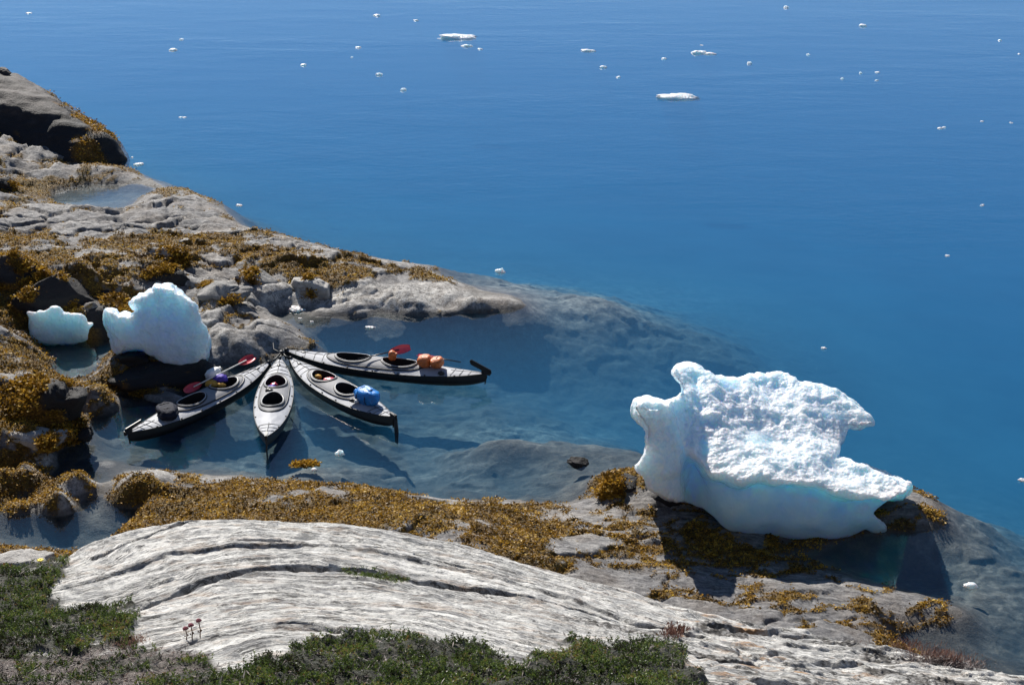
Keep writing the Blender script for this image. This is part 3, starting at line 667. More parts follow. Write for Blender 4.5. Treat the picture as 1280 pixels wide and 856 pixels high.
R_('small black boulder above the horned ice block', 208, 352, 66, .42, .7, R(-5), M_dark, .25, 4, group=GR)
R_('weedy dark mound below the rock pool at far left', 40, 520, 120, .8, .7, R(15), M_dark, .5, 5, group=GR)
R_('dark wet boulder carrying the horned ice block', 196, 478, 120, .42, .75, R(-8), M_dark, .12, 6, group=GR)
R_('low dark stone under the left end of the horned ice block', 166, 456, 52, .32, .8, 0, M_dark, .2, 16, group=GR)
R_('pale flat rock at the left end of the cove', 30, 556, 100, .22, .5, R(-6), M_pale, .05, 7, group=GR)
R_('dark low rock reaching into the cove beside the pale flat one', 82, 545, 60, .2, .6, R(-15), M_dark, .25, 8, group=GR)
R_('narrow pale ledge above the grey dry bag kayak', 196, 498, 90, .12, .35, R(-20), M_grey, .15, 9, group=GR)
R_('pale rock with a patch of weed below the lower pool', 24, 712, 84, .26, .6, R(-8), M_pale, .15, 11, group=GR, flat=.9)
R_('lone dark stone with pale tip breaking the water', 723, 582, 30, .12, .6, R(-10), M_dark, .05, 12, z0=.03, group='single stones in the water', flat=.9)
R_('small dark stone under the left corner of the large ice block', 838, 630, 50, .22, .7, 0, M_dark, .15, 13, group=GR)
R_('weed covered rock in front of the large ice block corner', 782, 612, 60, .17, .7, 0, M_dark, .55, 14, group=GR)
R_('pale leaning slab beside the top of the cove', 315, 352, 62, .28, .6, R(-25), M_grey, .0, 15, group=GR)
R_('grey pointed slab between weed left of the cove', 272, 372, 80, .32, .6, R(-22), M_grey, .05, 17, group=GR)
R_('pale barnacled block at the head of the rocky spit', 385, 368, 70, .42, .6, R(-15), M_pale, .2, 18, group=GR)
R_('white cracked block with weed on the upper left shore', 212, 325, 46, .35, .7, 0, M_pale, .2, 19, group=GR)
R_('round brown-black rock hump at the far left of the upper pool', 2, 236, 30, .35, .8, 0, M_dark, .4, 20, group=GR)
t = rock(4, 88, 16, .22, .8, 0, M_dark, 0, 21, flat=.9)[0]
xx = WY(4, 90, 58.5); t.location = (xx[0], 58.5, xx[2] - .04); tag(t, 'small black stone perched on top of the huge boulder', 'rock')

# ------------------------------------------------------------------ ice
def ice_mat():
    n = N('glacier_ice'); p = n.pos(); a = n.noise(p, 2.2, 5, .6); f = n.noise(p, 14, 5, .7)
    g = n('TexVoronoi', {'Vector': p, 'Scale': 15, 'Randomness': 1}, feature='SMOOTH_F1')
    cr = n.attr('crust')
    col = n.mix(cr, n.mix(n.ramp(a, [(.35, 0), (.65, 1)]), (.47, .77, .95), (.62, .85, .97)), n.mix(n.ramp(f, [(.35, 0), (.65, 1)]), (.62, .73, .83), (.80, .84, .88)))
    hb = n.math('ADD', n.math('MULTIPLY', g.outputs['Distance'], 1.1), n.math('MULTIPLY', f, .6))
    b1 = n('Bump', {'Height': hb, 'Distance': n.math('MULTIPLY_ADD', cr, .028, .010), 'Strength': .9})
    b = n('BsdfPrincipled', {'Base Color': col, 'Roughness': n.math('MULTIPLY_ADD', cr, .20, .12), 'Subsurface Weight': n.math('MULTIPLY_ADD', cr, -.45, .95),
          'Subsurface Radius': (.18, .35, .46), 'Subsurface Scale': 2.3, 'Specular IOR Level': .5, 'IOR': 1.31, 'Normal': b1})
    return n.done(b)
M_ice = ice_mat()
BERG = [(793,507),(795,501),(801,499.6),(819,499.6),(830.5,502),(843.7,499),(853,490.7),(852,481),(840,466),(845,459.5),(863,455),(876,459),(889.6,468),(907.6,472.6),(924,472.6),(939,470),(957,472.6),(970,468),(983,468.4),(1003,477.6),(1011,477),(1016,481),(1030.7,482.5),(1048.7,492),(1068,505.5),(1085,518.6),(1092,530),(1075,534),(1057,534),(1055,543),(1048.7,554.7),(1045.4,564.5),(1045,573),(1065,579),(1085,584),(1101,592),(1121,599),(1135.7,605.5),(1132,617),(1127.5,624),(1111,625.6),(1101,633),(1091,641.6),(1101,653),(1113,668),(1101,671),(1081.5,661),(1065,671),(1039,676),(1016,683),(990,688),(963,687),(944,680),(924,667),(904,658),(891,645),(878,635),(858,628.5),(832,623.6),(814,613.7),(807.6,607),(806,594),(795.4,583),(804,574),(809,554.7),(807.6,538),(793,520)]
def jag(poly, step, amp, seed):
    r = np.random.default_rng(seed); out = []
    for (ax, ay), (bx, by) in zip(poly, poly[1:] + poly[:1]):
        m = max(1, int(math.hypot(bx - ax, by - ay) / step))
        for i in range(m): q = i / m; out.append((ax + (bx - ax) * q + (r.normal(0, amp) if i else 0), ay + (by - ay) * q + (r.normal(0, amp) if i else 0)))
    return out
bo2 = Outline(jag(BERG, 5, .9, 3))
rim = [(780,503),(800,508),(822,514),(842,520),(851,545),(860,572),(885,597),(915,598),(943,597),(960,594),(1000,603),(1060,617),(1110,621),(1140,616)]
RX, RZ = zip(*[(WY(a, b, 26.0)[0], WY(a, b, 26.0)[2]) for a, b in rim])
def f_berg(X, Y, Z):
    rz = np.interp(X, RX, RZ)
    T = rz + np.clip(Y - 26, -1, 5) * (.20 + .12 * np.exp(-((X - 3.2) / .9) ** 2)) + .10 * np.sin(X * 3.1 + Y * 1.2) * np.sin(Y * 2.3 - X) * sstep(26.1, 26.8, Y)
    T = T - .20 * np.exp(-((Y - 27.9) / .55) ** 2) * sstep(4.6, 6.0, X)
    T = T + .42 * np.exp(-((X - 3.95) / .55) ** 2) * sstep(26.7, 28.2, Y)
    dep = rz - Z
    F = 26.02 + .55 * sstep(0, .45, dep) * sstep(3.2, 3.7, X) - .25 * np.sin(np.clip(dep / 1.9, 0, 1) * math.pi) * sstep(3.6, 4.4, X) + .45 * np.exp(-((X - 3.42 - .12 * (2.2 - Z)) / .36) ** 2) * sstep(.15, .6, Z)
    F = F + .18 * sstep(.6, 0, Z) + .25 * np.maximum(0, X - 5.9) * sstep(.1, .5, dep)
    F = F + .26 * n2(X * 2.3, Z * .8, 431) * sstep(3.2, 3.8, X) * sstep(.9, .1, dep)
    d = smax(bo2(X, Y, Z), (F - Y) * .9, .05)
    d = smax(d, (Z - T) * .95, .05)
    B = .25 + .22 * np.maximum(0, Y - 27.2) + .9 * np.maximum(0, 3.6 - X) * sstep(27, 28.5, Y)
    B = np.where(Y < 26.9, -1, B * sstep(26.9, 27.6, Y) - .3 * (1 - sstep(26.9, 27.6, Y)))
    d = smax(d, (B - Z) * .9, .15); d = smax(d, Y - 30.6, .3)
    return d
V, Q = sculpt(f_berg, (1.7, 25.2, -.35), (8.6, 31.2, 4.0), .036)
for _ in range(1): Nn = vnormals(V, Q)
rz = np.interp(V[:, 0], RX, RZ)

crust = np.maximum(sstep(.22, .55, Nn[:, 2]), sstep(.30, .0, rz - V[:, 2] + .02) * .9)
pil = sstep(3.35, 3.1, V[:, 0] - .12 * (2.2 - V[:, 2])); crust = np.maximum(crust, pil)
crust = np.clip(crust - (.5 - .5 * pil) * sstep(.35, .6, fbm3(V[:, 0] * 1.6, V[:, 1] * 1.6, V[:, 2] * 1.6, 3, 420) + .1), 0, 1)
ds = fbm3(V[:, 0] * 1.1, V[:, 1] * 1.1, V[:, 2] * 1.1, 3, 400) * .10 + crust * ((np.abs(fbm3(V[:, 0] * 2.6, V[:, 1] * 2.6, V[:, 2] * 2.6, 3, 405)) - .2) * -.09 + fbm3(V[:, 0] * 8, V[:, 1] * 8, V[:, 2] * 8, 4, 410, .65) * .034)
V = V + Nn * ds[:, None]
berg = make_mesh('ice_block', V, Q, M_ice, attrs=dict(crust=crust))
tag(berg, 'large stranded block of glacier ice with white crust and blue hollow front', 'ice block')

def ice_block(poly, cy, rad, lo, hi, label, T=None, seed=0, h=.035, k=.2, amp=1.0):
    ol = Outline(jag(poly, 4, .5, seed)); cx = (lo[0] + hi[0]) / 2; cz = (lo[2] + hi[2]) / 2
    def f(X, Y, Z):
        e = (np.sqrt(((Y - cy) / rad) ** 2 + ((Z - lo[2]) / (hi[2] - lo[2]) * .55) ** 2) - 1) * rad
        return smax(ol(X, Y, Z), e, k)
    V, Q = sculpt(f, lo, hi, h); Nn = vnormals(V, Q)
    V = V + Nn * ((fbm3(V[:, 0] * 1.6, V[:, 1] * 1.6, V[:, 2] * 1.6, 3, 500 + seed) * .14 + fbm3(V[:, 0] * 4.5, V[:, 1] * 4.5, V[:, 2] * 4.5, 4, 510) * .07) * amp)[:, None]
    cr = np.clip(sstep(-.1, .6, Nn[:, 2]) * .40 + .60, 0, 1)
    return tag(make_mesh('ice_block', V, Q, M_ice, attrs=dict(crust=cr)), label, 'ice block', 'ice blocks stranded on the left shore')
x0, x1 = WY(120, 400, 35.6)[0], WY(275, 400, 35.6)[0]
ice_block([(134,388),(139,389),(148,395),(166,394),(173,387),(163,379),(170,373),(188,366),(200,359),(214,357),(226,363),(234,371),(243,383),(250,396),(257,412),(261,430),(259,446),(252,455),(240,459.5),(222,459.5),(207,455),(195,447),(178,441),(150,442),(145,432),(144,420),(136,404)],
          35.5, 1.15, (x0, 34.1, -.1), (x1, 36.9, 2.6), 'horned white ice block stranded on dark boulders above the kayaks', seed=1)
x0, x1 = WY(25, 400, 37.4)[0], WY(125, 400, 37.4)[0]
ice_block([(34,390),(45,390),(58,388),(66,384),(74,385),(80,391),(100,393),(107,398),(109,404),(117,404),(110,411),(109,425),(98,429),(70,430),(44,427),(37,420),(37,405),(38,397)],
          37.6, .75, (x0, 36.6, -.25), (x1, 38.6, 1.3), 'low white ice block sitting in the far left rock pool', seed=2, h=.028, k=.12, amp=.6)

# floating pieces
FLO = [(36,17,7,2),(227,50,5,3),(216,63,10,4),(379,82,7,4),(448,60,6,3),(471,20,9,4),(520,26,7,3),(474,94,8,5),(504,113,7,5),(572,47,43,8),(584,58,15,4),(600,62,5,3),(735,64,18,4),(754,85,8,4),(773,97,5,3),(830,74,6,3),
       (850,122,50,8),(874,67,18,6),(888,68,14,4),(937,80,7,4),(983,10,7,4),(1079,33,8,5),(1010,69,4,3),(1053,99,4,3),(1076,92,4,3),(1097,91,6,2),(1096,101,4,2),(1250,51,4,3),(1274,68,3,2),(1175,161,6,3),(1180,160,4,3),(1228,152,4,2),(1264,154,4,2),
       (1228,257,5,3),(1184,320,6,3),(1030,436,7,2.5),(626,340,12,7),(173,206,11,4),(165,197,3,2),(299,257,8,3),(226,147,5,2),(231,147,6,1.5),(1214,734,16,9),(425,568,12,9),(393,588,8,5),(463,410,13,3),(371,388,20,7),(1279,601,10,4),(375,399,5,2),(390,403,4,2),(440,72,3,2),(877,57,3,2)]
def place_word(px, py):
    hv = 'far' if py < 50 else 'in the upper water' if py < 170 else ''
    return hv
def floe(i, px, py, wp, hp):
    g = pt(px, py, 0); dist = (g - camo.location).length; r = wp / 2 * dist / FPX; dep = math.asin(15 / dist)
    hz = max(hp * dist / FPX * .75, .03); ry = r * (.55 if wp > 12 else .8)
    n = 20; th = np.linspace(0, math.pi, 11); ph = np.linspace(0, 2 * math.pi, n, endpoint=False); TH, PH = np.meshgrid(th, ph, indexing='ij')
    D = np.stack([np.sin(TH) * np.cos(PH), np.sin(TH) * np.sin(PH), np.cos(TH)], -1).reshape(-1, 3)
    k = 1 + fbm3(D[:, 0] * 1.9 + i * 3.1, D[:, 1] * 1.9, D[:, 2] * 1.9, 3, 600 + i) * .6
    V = D * k[:, None] * np.array([r, ry, hz * .62]); V[:, 2] = np.where(V[:, 2] < 0, V[:, 2] * .7, V[:, 2]) 
    F = [(j * n + a, (j + 1) * n + a, (j + 1) * n + (a + 1) % n, j * n + (a + 1) % n) for j in range(10) for a in range(n)]
    o = make_mesh('ice_floe', V, np.array(F), M_ice, attrs=dict(crust=np.ones(len(V)))); o.location = (g.x, g.y, .0 if py < 380 else .02)
    return o
FL = {4: 'faint scrap of ice left of the highest middle group', 14: 'faint speck of ice below the thin flat floe group', 22: 'speck of ice between the paired elongated floes and the right edge', 23: 'left speck of the cluster of four in the upper right', 24: 'middle speck of the cluster of four in the upper right',
      25: 'right speck of the cluster of four in the upper right', 26: 'lowest speck of the cluster of four in the upper right', 27: 'speck of ice near the right edge, high up', 28: 'speck touching the right picture edge near the top', 29: 'left half of a joined pair of scraps at right', 30: 'right half of a joined pair of scraps at right',
      31: 'speck right of the joined pair of scraps', 32: 'speck at the right edge right of the joined pair', 38: 'tiny speck above the floe at the boulder foot', 39: 'pale flat scrap off the grey rock shoulder at left', 40: 'left piece of the faint twin scraps left of centre', 41: 'right piece of the faint twin scraps left of centre',
      48: 'tiny ice crumb right of the white wedge in the cove', 49: 'tiniest ice crumb in the cove near the white wedge', 50: 'faint speck left of the thin flat floe', 51: 'faint speck above the paired elongated floes',
      9: 'widest flat white floe near the top of the water', 16: 'broad ragged white floe, nearest of the large far ones', 12: 'thin flat floe between the two broad white floes', 17: 'left half of the paired elongated floes in the upper right', 18: 'right half of the paired elongated floes in the upper right',
      10: 'narrow floe just below the widest flat floe', 36: 'white lump floating off the tip of the rocky spit', 37: 'small floe beside the foot of the huge dark boulder', 42: 'white lump floating in the shallows right of the large ice block',
      43: 'upright splinter of ice in the cove below the blue bag kayak', 44: 'small ice scrap in the cove near the lower shore', 45: 'flat scrap of ice floating behind the top kayak', 46: 'white wedge of ice at the inner corner of the cove', 47: 'ice piece cut by the right picture edge',
      35: 'tiny flat floe in open water above the large ice block', 0: 'small floe in the top left corner of the water', 11: 'tiny floe right of the widest flat floe', 19: 'small floe right of the paired elongated floes', 20: 'small floe at the top edge right of centre', 21: 'small bright floe in the upper right water',
      34: 'tiny floe alone in the right hand water', 33: 'tiny floe at right above the lone one', 5: 'small floe at the top left of centre', 6: 'tiny floe right beside the top left of centre one', 2: 'small floe near the top, lower of the left pair', 1: 'tiny floe near the top, upper of the left pair', 3: 'small round floe midway between boulder and widest floe',
      7: 'small floe straight below the top left of centre one', 8: 'faint floe lowest of the upper middle ones', 13: 'small floe below the thin flat one', 15: 'tiny floe left of the paired elongated floes'}
for i, a in enumerate(FLO):
    o = floe(i, *a)
    tag(o, FL.get(i, 'tiny scattered scrap of ice floating on the blue water'), 'ice floe', 'small ice floes drifting on the water')

# ------------------------------------------------------------------ kayaks
M_hull = simple('hull_rubber', (.012, .013, .016), .38, .2, 5, .5)
M_deck = simple('deck_fabric', (.40, .41, .44), .6, .10, 3, .35, .01, 30)
M_spray = simple('spray_deck_fabric', (.27, .27, .28), .65, .12, 4, .3, .01, 30)
M_trim = simple('black_trim', (.012, .012, .013), .45)
M_in = simple('cockpit_lining', (.012, .010, .010), .8)
M_seat = simple('seat_cushion', (.03, .022, .02), .8)
M_rim = simple('pale_rim', (.55, .55, .56), .4)
M_red = simple('red_blade', (.50, .025, .045), .35, .12)
M_pink = simple('pink_blade', (.75, .10, .14), .32, .1)
M_shaft = simple('dark_shaft', (.02, .02, .022), .35)
M_wshaft = simple('pale_shaft', (.65, .64, .60), .35)
M_blue = simple('blue_bag', (.015, .21, .62), .35, .35, 7, .5, .03, 14)
M_navy = simple('navy_bag', (.012, .015, .028), .75, .4, 7, .2, .04, 12)
M_org = simple('orange_bag', (.62, .16, .035), .4, .25, 8, .5, .03, 14)
M_white = simple('white_bag', (.8, .8, .78), .5, .08, 5, .4, .02, 10)
M_yel = simple('yellow_fabric', (.60, .33, .06), .7, .4, 18, .3, .02, 25)
M_pur = simple('purple_fabric', (.10, .06, .42), .6, .4, 14, .3, .02, 25)
M_mark = simple('dark_marking', (.05, .06, .10), .6)
BEAM = .90
def hw(u, off=0): return np.maximum(0, (BEAM / 2) * (1 - np.abs(u) ** 2.1) ** .92)
def sheer(u): return .215 + .12 * np.abs(u) ** 3.2
def deck_z(u, v):
    b = hw(u); return sheer(u) + (.085 * (b / (BEAM / 2)) ** .7 + .045 * np.exp(-(u / .55) ** 4)) * (1 - np.abs(v) ** 1.8)
CK = (.30, -.16)      # cockpit centres along u (bow = +1)
CA, CB = .175, .27   # half length in u, half width in metres
def incockpit(u, y, g=1.0):
    r = np.zeros(np.shape(u), bool)
    for c0 in CK: r |= ((u - c0) / CA) ** 2 + (y / CB) ** 2 < g * g
    return r
def kayak(bow, stern, L, label, rudder='up'):
    a, b = Vector(bow), Vector(stern); mid = (a + b) / 2; ang = math.atan2(a.y - b.y, a.x - b.x)
    t = empty('kayak', (mid.x, mid.y, 0), ang); tag(t, label, 'kayak', 'tandem kayaks moored together in the cove')
    H = L / 2
    # hull
    nu, nv = 70, 14; us = np.sin(np.linspace(-1, 1, nu) * math.pi / 2) * .999; V = []; F = []
    for u in us:
        bb = float(hw(u)); zs = float(sheer(u)); zk = -.09 + .20 * abs(u) ** 6
        for k in range(nv + 1):
            q = k / nv * 2 - 1; aq = abs(q); y = math.copysign(1, q) * bb * (1 - (1 - aq) ** 2.6) if q else 0
            V.append((u * H * (1 - .012 * (1 - aq)), y, zk + (zs - zk) * aq ** 1.9))
    for i in range(nu - 1):
        for k in range(nv): F.append((i*(nv+1)+k, i*(nv+1)+k+1, (i+1)*(nv+1)+k+1, (i+1)*(nv+1)+k))
    hull = make_mesh('hull', V, np.array(F), M_hull, parent=t)
    # deck with the two openings
    nu, nv = 150, 30; us = np.sin(np.linspace(-1, 1, nu) * math.pi / 2) * .985; vs = np.linspace(-1, 1, nv + 1); V = []
    U, Vv = np.meshgrid(us, vs, indexing='ij'); Yy = Vv * hw(U) * .985; Zd = deck_z(U, Vv) + .004 + .006 * n2(U * 9 + L, Vv * 3, 5)
    V = np.stack([U * H, Yy, Zd], -1).reshape(-1, 3); id_ = np.arange(nu * (nv + 1)).reshape(nu, nv + 1)
    F = np.stack([id_[:-1, :-1], id_[1:, :-1], id_[1:, 1:], id_[:-1, 1:]], -1).reshape(-1, 4)
    fc = V[F].mean(1); F = F[~incockpit(fc[:, 0] / H, fc[:, 1], 1.0)]
    make_mesh('deck', V, F, M_deck, parent=t)
    # raised spray deck panel round both openings
    c0, a0, b0 = (CK[0] + CK[1]) / 2, .49, .345
    nu, nv = 120, 40; uu, vv = np.meshgrid(np.linspace(-1, 1, nu), np.linspace(-1, 1, nv), indexing='ij')
    wv_ = b0 * (1 - np.abs(uu) ** 3.2) ** .55; U = c0 + uu * a0; Yy = vv * wv_
    Zs = deck_z(U, Yy / np.maximum(hw(U), 1e-3)) + .012 + .030 * (1 - np.abs(vv) ** 6) * (1 - np.abs(uu) ** 8)
    V = np.stack([U * H, Yy, Zs], -1).reshape(-1, 3); id_ = np.arange(nu * nv).reshape(nu, nv)
    F = np.stack([id_[:-1, :-1], id_[1:, :-1], id_[1:, 1:], id_[:-1, 1:]], -1).reshape(-1, 4)
    fc = V[F].mean(1); F = F[~incockpit(fc[:, 0] / H, fc[:, 1], 1.02)]
    sp = make_mesh('spray_deck', V, F, M_spray, parent=t)
    tr = MB(); q = [i / 60 * 2 * math.pi for i in range(60)]
    def dz(x, y): return float(deck_z(np.array(x / H), np.array(min(.99, abs(y) / max(float(hw(x / H)), 1e-3)))))
    ed = []
    for i in range(80):
        s_ = math.cos(i / 80 * 2 * math.pi); sg = 1 if math.sin(i / 80 * 2 * math.pi) >= 0 else -1
        wy = b0 * (1 - abs(s_) ** 3.2) ** .55 if abs(s_) < 1 else 0; x = (c0 + s_ * a0) * H; ed.append((x, sg * wy, dz(x, wy) + .012))
    tr.tube(ed, .020, 6, True); tr.build('trim', M_trim, sp)
    for ci, cu in enumerate(CK):
        rg = MB(); pts_ = []
        for an in q:
            x = (cu + CA * math.cos(an)) * H; y = CB * math.sin(an); pts_.append((x, y, dz(x, y) + .055))
        rg.tube([(x * 1, y, z - .012) for x, y, z in pts_], .022, 8, True); cm = rg.build('coaming', M_trim, t)
        ri = MB(); ri.tube([(cu * H + (x - cu * H) * .955, y * .93, z + .012) for x, y, z in pts_], .009, 6, True); ri.build('rim', M_rim, cm)
        V = []; F = []; n = len(q)
        for j, (sc_, zz) in enumerate([(1.0, None), (.97, .16), (.90, .09), (.6, .07), (.05, .07)]):
            for (x, y, z) in pts_: V.append((cu * H + (x - cu * H) * sc_, y * sc_, (z if zz is None else zz)))
        for j in range(4):
            for i in range(n): F.append((j*n+i, j*n+(i+1) % n, (j+1)*n+(i+1) % n, (j+1)*n+i))
        make_mesh('cockpit', V, F, M_in, parent=t)
        st = MB(); st.ball((cu * H - .12, 0, .13), (.20, .19, .05)); se = st.build('seat', M_seat, t)
        bk = MB(); bk.ball((cu * H - .33, 0, .23), (.045, .18, .11)); bk.build('backrest', M_seat, t)
    # gunwale strip, lines, fittings
    g = MB()
    for sg in (-1, 1): g.tube([(u * H, sg * float(hw(u)) * 1.0, float(sheer(u))) for u in np.linspace(-.985, .985, 50)], .014, 6)
    g.build('gunwale', M_trim, t)
    for u in (.86, .76, .66, .57, -.68, -.76, -.84):
        b_ = float(hw(u)); l = MB(); l.tube([(u * H + .05 * (1 - abs(k)) * (1 if u > 0 else -1), k * b_ * .93, float(deck_z(np.array(u), np.array(k))) + .012) for k in np.linspace(-.97, .97, 9)], .006, 5); l.build('deck_line', M_trim, t)
    for r0, r1 in ((.60, .97), (-.97, -.66)): l = MB(); l.tube([(u * H, 0, float(deck_z(np.array(u), np.array(0.))) + .012) for u in np.linspace(r0, r1, 8)], .006, 5); l.build('deck_line', M_trim, t)
    for u in (-.72, -.45, -.2, .05, .3, .55, .78):
        for sg in (-1, 1):
            f_ = MB(); y = sg * float(hw(u)) * .93; f_.ball((u * H, y, dz(u * H, y) + .01), (.028, .02, .014), 8, 6); f_.build('deck_fitting', M_trim, t)
    hd = MB(); hd.ball((.80 * H, .0, float(deck_z(np.array(.8), np.array(0.))) + .012), (.075, .045, .014), 12, 6); hd.build('deck_vent', M_trim, t)
    # stem caps
    for sg in (-1, 1):
        cp = MB(); cp.tube([(sg * .955 * H, 0, .36), (sg * .995 * H, 0, .345), (sg * 1.0 * H, 0, .25), (sg * .985 * H, 0, .05)], [.035, .03, .022, .015], 8); cp.build('end_cap' if sg < 0 else 'bow_cap', M_trim, t)
    tg = MB(); tg.tube([(H * .99, 0, .35), (H * 1.02, .01, .33), (H * 1.03, 0, .26)], .012, 6); tg.build('grab_loop', M_trim, t)
    # rudder
    x0 = -H * 1.0
    br = MB(); br.plate([(x0 + .10, -.03, .30), (x0 - .10, -.03, .30), (x0 - .10, -.03, .40), (x0 + .12, -.03, .41)], (0, .06, 0)); rb = br.build('rudder', M_trim, t, False)
    bl = MB()
    if rudder == 'up': bl.plate([(x0 - .13, -.012, .34), (x0 - .12, -.012, .44), (x0 + .38, -.012, .66), (x0 + .43, -.012, .62), (x0 + .40, -.012, .53), (x0 + .02, -.012, .36)], (0, .024, 0))
    elif rudder == 'flat': bl.plate([(x0 - .10, -.012, .38), (x0 - .06, -.012, .46), (x0 + .42, -.012, .50), (x0 + .42, -.012, .42), (x0, -.012, .37)], (0, .024, 0))
    else: bl.plate([(x0 - .03, -.012, .42), (x0 - .12, -.012, .42), (x0 - .17, -.012, .0), (x0 - .14, -.012, -.30), (x0 - .05, -.012, -.30), (x0 - .02, -.012, .1)], (0, .024, 0))
    bl.build('blade', M_trim, rb, False)
    t['_H'] = H
    return t, H, dz
def K(bp, sp, label, rud):
    a, b = pt(*bp, .33), pt(*sp, .33); L = (a - b).length
    return kayak(a, b, L, label, rud)
k4, H4, dz4 = K((355, 437), (608, 467), 'farthest and longest grey kayak with an orange bag behind its cockpits', 'up')
k3, H3, dz3 = K((362, 447), (492, 521), 'grey kayak with the bright blue bag on its stern, next below the longest', 'down')
k2, H2, dz2 = K((350, 447), (333, 546), 'grey kayak pointing straight at the viewer in the middle of the fan', 'none')
k1, H1, dz1 = K((338, 452), (160, 541), 'leftmost grey kayak with a navy bag and red paddle on its deck', 'flat')
for o_ in (k1, k2, k3, k4): del o_['_H']
# faint lettering on the near flank of the long kayak: a swash and a row of unreadable characters
lt = MB()
def flank(u, q, off=.012):     # q 0 at gunwale, 1 towards the ridge; near flank is -y or +y
    y = sgn4 * float(hw(u)) * (1 - q * .35); return Vector((u * H4, y, dz4(u * H4, y) + off))
sgn4 = 1 if (k4.rotation_euler.z % (2 * math.pi)) > math.pi / 2 and (k4.rotation_euler.z % (2 * math.pi)) < 3 * math.pi / 2 else -1
for i in range(7):
    u = -.02 - i * .022; lt.plate([flank(u, .15), flank(u - .014, .15), flank(u - .014, .33), flank(u, .33)], (0, 0, .004))
lt.tube([flank(.03, .1), flank(.015, .32), flank(-.005, .5), flank(-.03, .55)], .010, 5); lt.build('lettering', M_mark, k4, False)

def onk(k, x, y, z): 
    return k.matrix_basis @ Vector((x, y, z)) if False else Matrix.LocRotScale(k.location, k.rotation_euler, None) @ Vector((x, y, z))
def paddle(p0, p1, label, mb, ms, twist=0.0, blades=(1, 1), group='paddles lying on the kayaks'):
    a, b = Vector(p0), Vector(p1); L = (b - a).length; mid = (a + b) / 2; t = empty('paddle', mid); tag(t, label, 'paddle', group)
    d = (b - a).normalized(); up = Vector((0, 0, 1)); side = d.cross(up).normalized(); nrm = side.cross(d)
    side, nrm = side * math.cos(twist) + nrm * math.sin(twist), nrm * math.cos(twist) - side * math.sin(twist)
    s_ = MB(); s_.tube([a - mid + d * .3, b - mid - d * .3], .016, 8); s_.build('shaft', ms, t)
    for e, sg, on in ((a - mid, 1, blades[0]), (b - mid, -1, blades[1])):
        if not on: continue
        V = []; F = []; n = 12
        for lay in (-1, 1):
            for i in range(n + 1):
                q = i / n; wd_ = .115 * math.sin(math.pi * min(1, (.10 + q * .86))) ** .55 * (1.05 - .15 * q)
                for k in (-1, -.5, 0, .5, 1):
                    V.append(e + d * sg * (.56 * q) + side * wd_ * k + nrm * (lay * .006 + .030 * (1 - k * k) * -1))
        m = 5 * (n + 1)
        for lay in (0, 1):
            for i in range(n):
                for k in range(4):
                    f = (lay*m+i*5+k, lay*m+i*5+k+1, lay*m+(i+1)*5+k+1, lay*m+(i+1)*5+k); F.append(f if lay else f[::-1])
        rim_ = [i * 5 for i in range(n + 1)] + [n * 5 + k for k in range(1, 5)] + [i * 5 + 4 for i in range(n - 1, -1, -1)] + [k for k in range(3, 0, -1)]
        for i in range(len(rim_)): u_, v_ = rim_[i], rim_[(i + 1) % len(rim_)]; F.append((u_, v_, v_ + m, u_ + m))
        make_mesh('paddle_blade', V, F, mb, parent=t)
    return t
def bag(center, r, rz, mat, label, seed=0, two=False, group='dry bags on the kayaks', name='dry_bag', cat='bag', strap=True):
    t = empty(name, center, rz); tag(t, label, cat, group)
    def f(d): return 1 + .13 * n3(*[np.array([v * 2.2 + seed]) for v in d], 700 + seed)[0] + .06 * n3(*[np.array([v * 6 + seed]) for v in d], 710)[0]
    bx = f
    if two:
        m = MB(); m.ball((-r[0] * .5, 0, 0), (r[0] * .55, r[1], r[2] * .95), 22, 16, bx, .75); m.build('body', mat, t)
        m = MB(); m.ball((r[0] * .5, .02, .01), (r[0] * .58, r[1] * .95, r[2] * 1.12), 22, 16, bx, .75); m.build('body', mat, t)
    else:
        m = MB(); m.ball((0, 0, 0), r, 26, 18, bx, .78); m.build('body', mat, t)
        rl = MB(); rl.tube([(r[0] * .93, -r[1] * .5, .03), (r[0] * 1.08, 0, .05), (r[0] * .93, r[1] * .5, .03)], .03, 8); rl.build('rolled_end', mat, t)
    if strap:
        s_ = MB()
        for sx in ((-.5, .5) if two else (-.35, .4)):
            q = [2 * math.pi * i / 24 for i in range(24)]; k_ = 1.0
            s_.tube([(sx * r[0], math.cos(a) * r[1] * k_, math.sin(a) * r[2] * k_) for a in q], .009, 5, True)
        s_.build('strap', M_trim, t)
    return t
def blobthing(center, parts, label, cat, name, group=None):
    """soft crumpled things: list of (offset, radii, material)"""
    t = empty(name, center); tag(t, label, cat, group)
    for i, (o, r, m_, pn) in enumerate(parts):
        m = MB(); m.ball(o, r, 16, 12, lambda d: 1 + .3 * n3(*[np.array([v * 2.6 + i * 5]) for v in d], 720 + i)[0]); m.build(pn, m_, t)
    return t
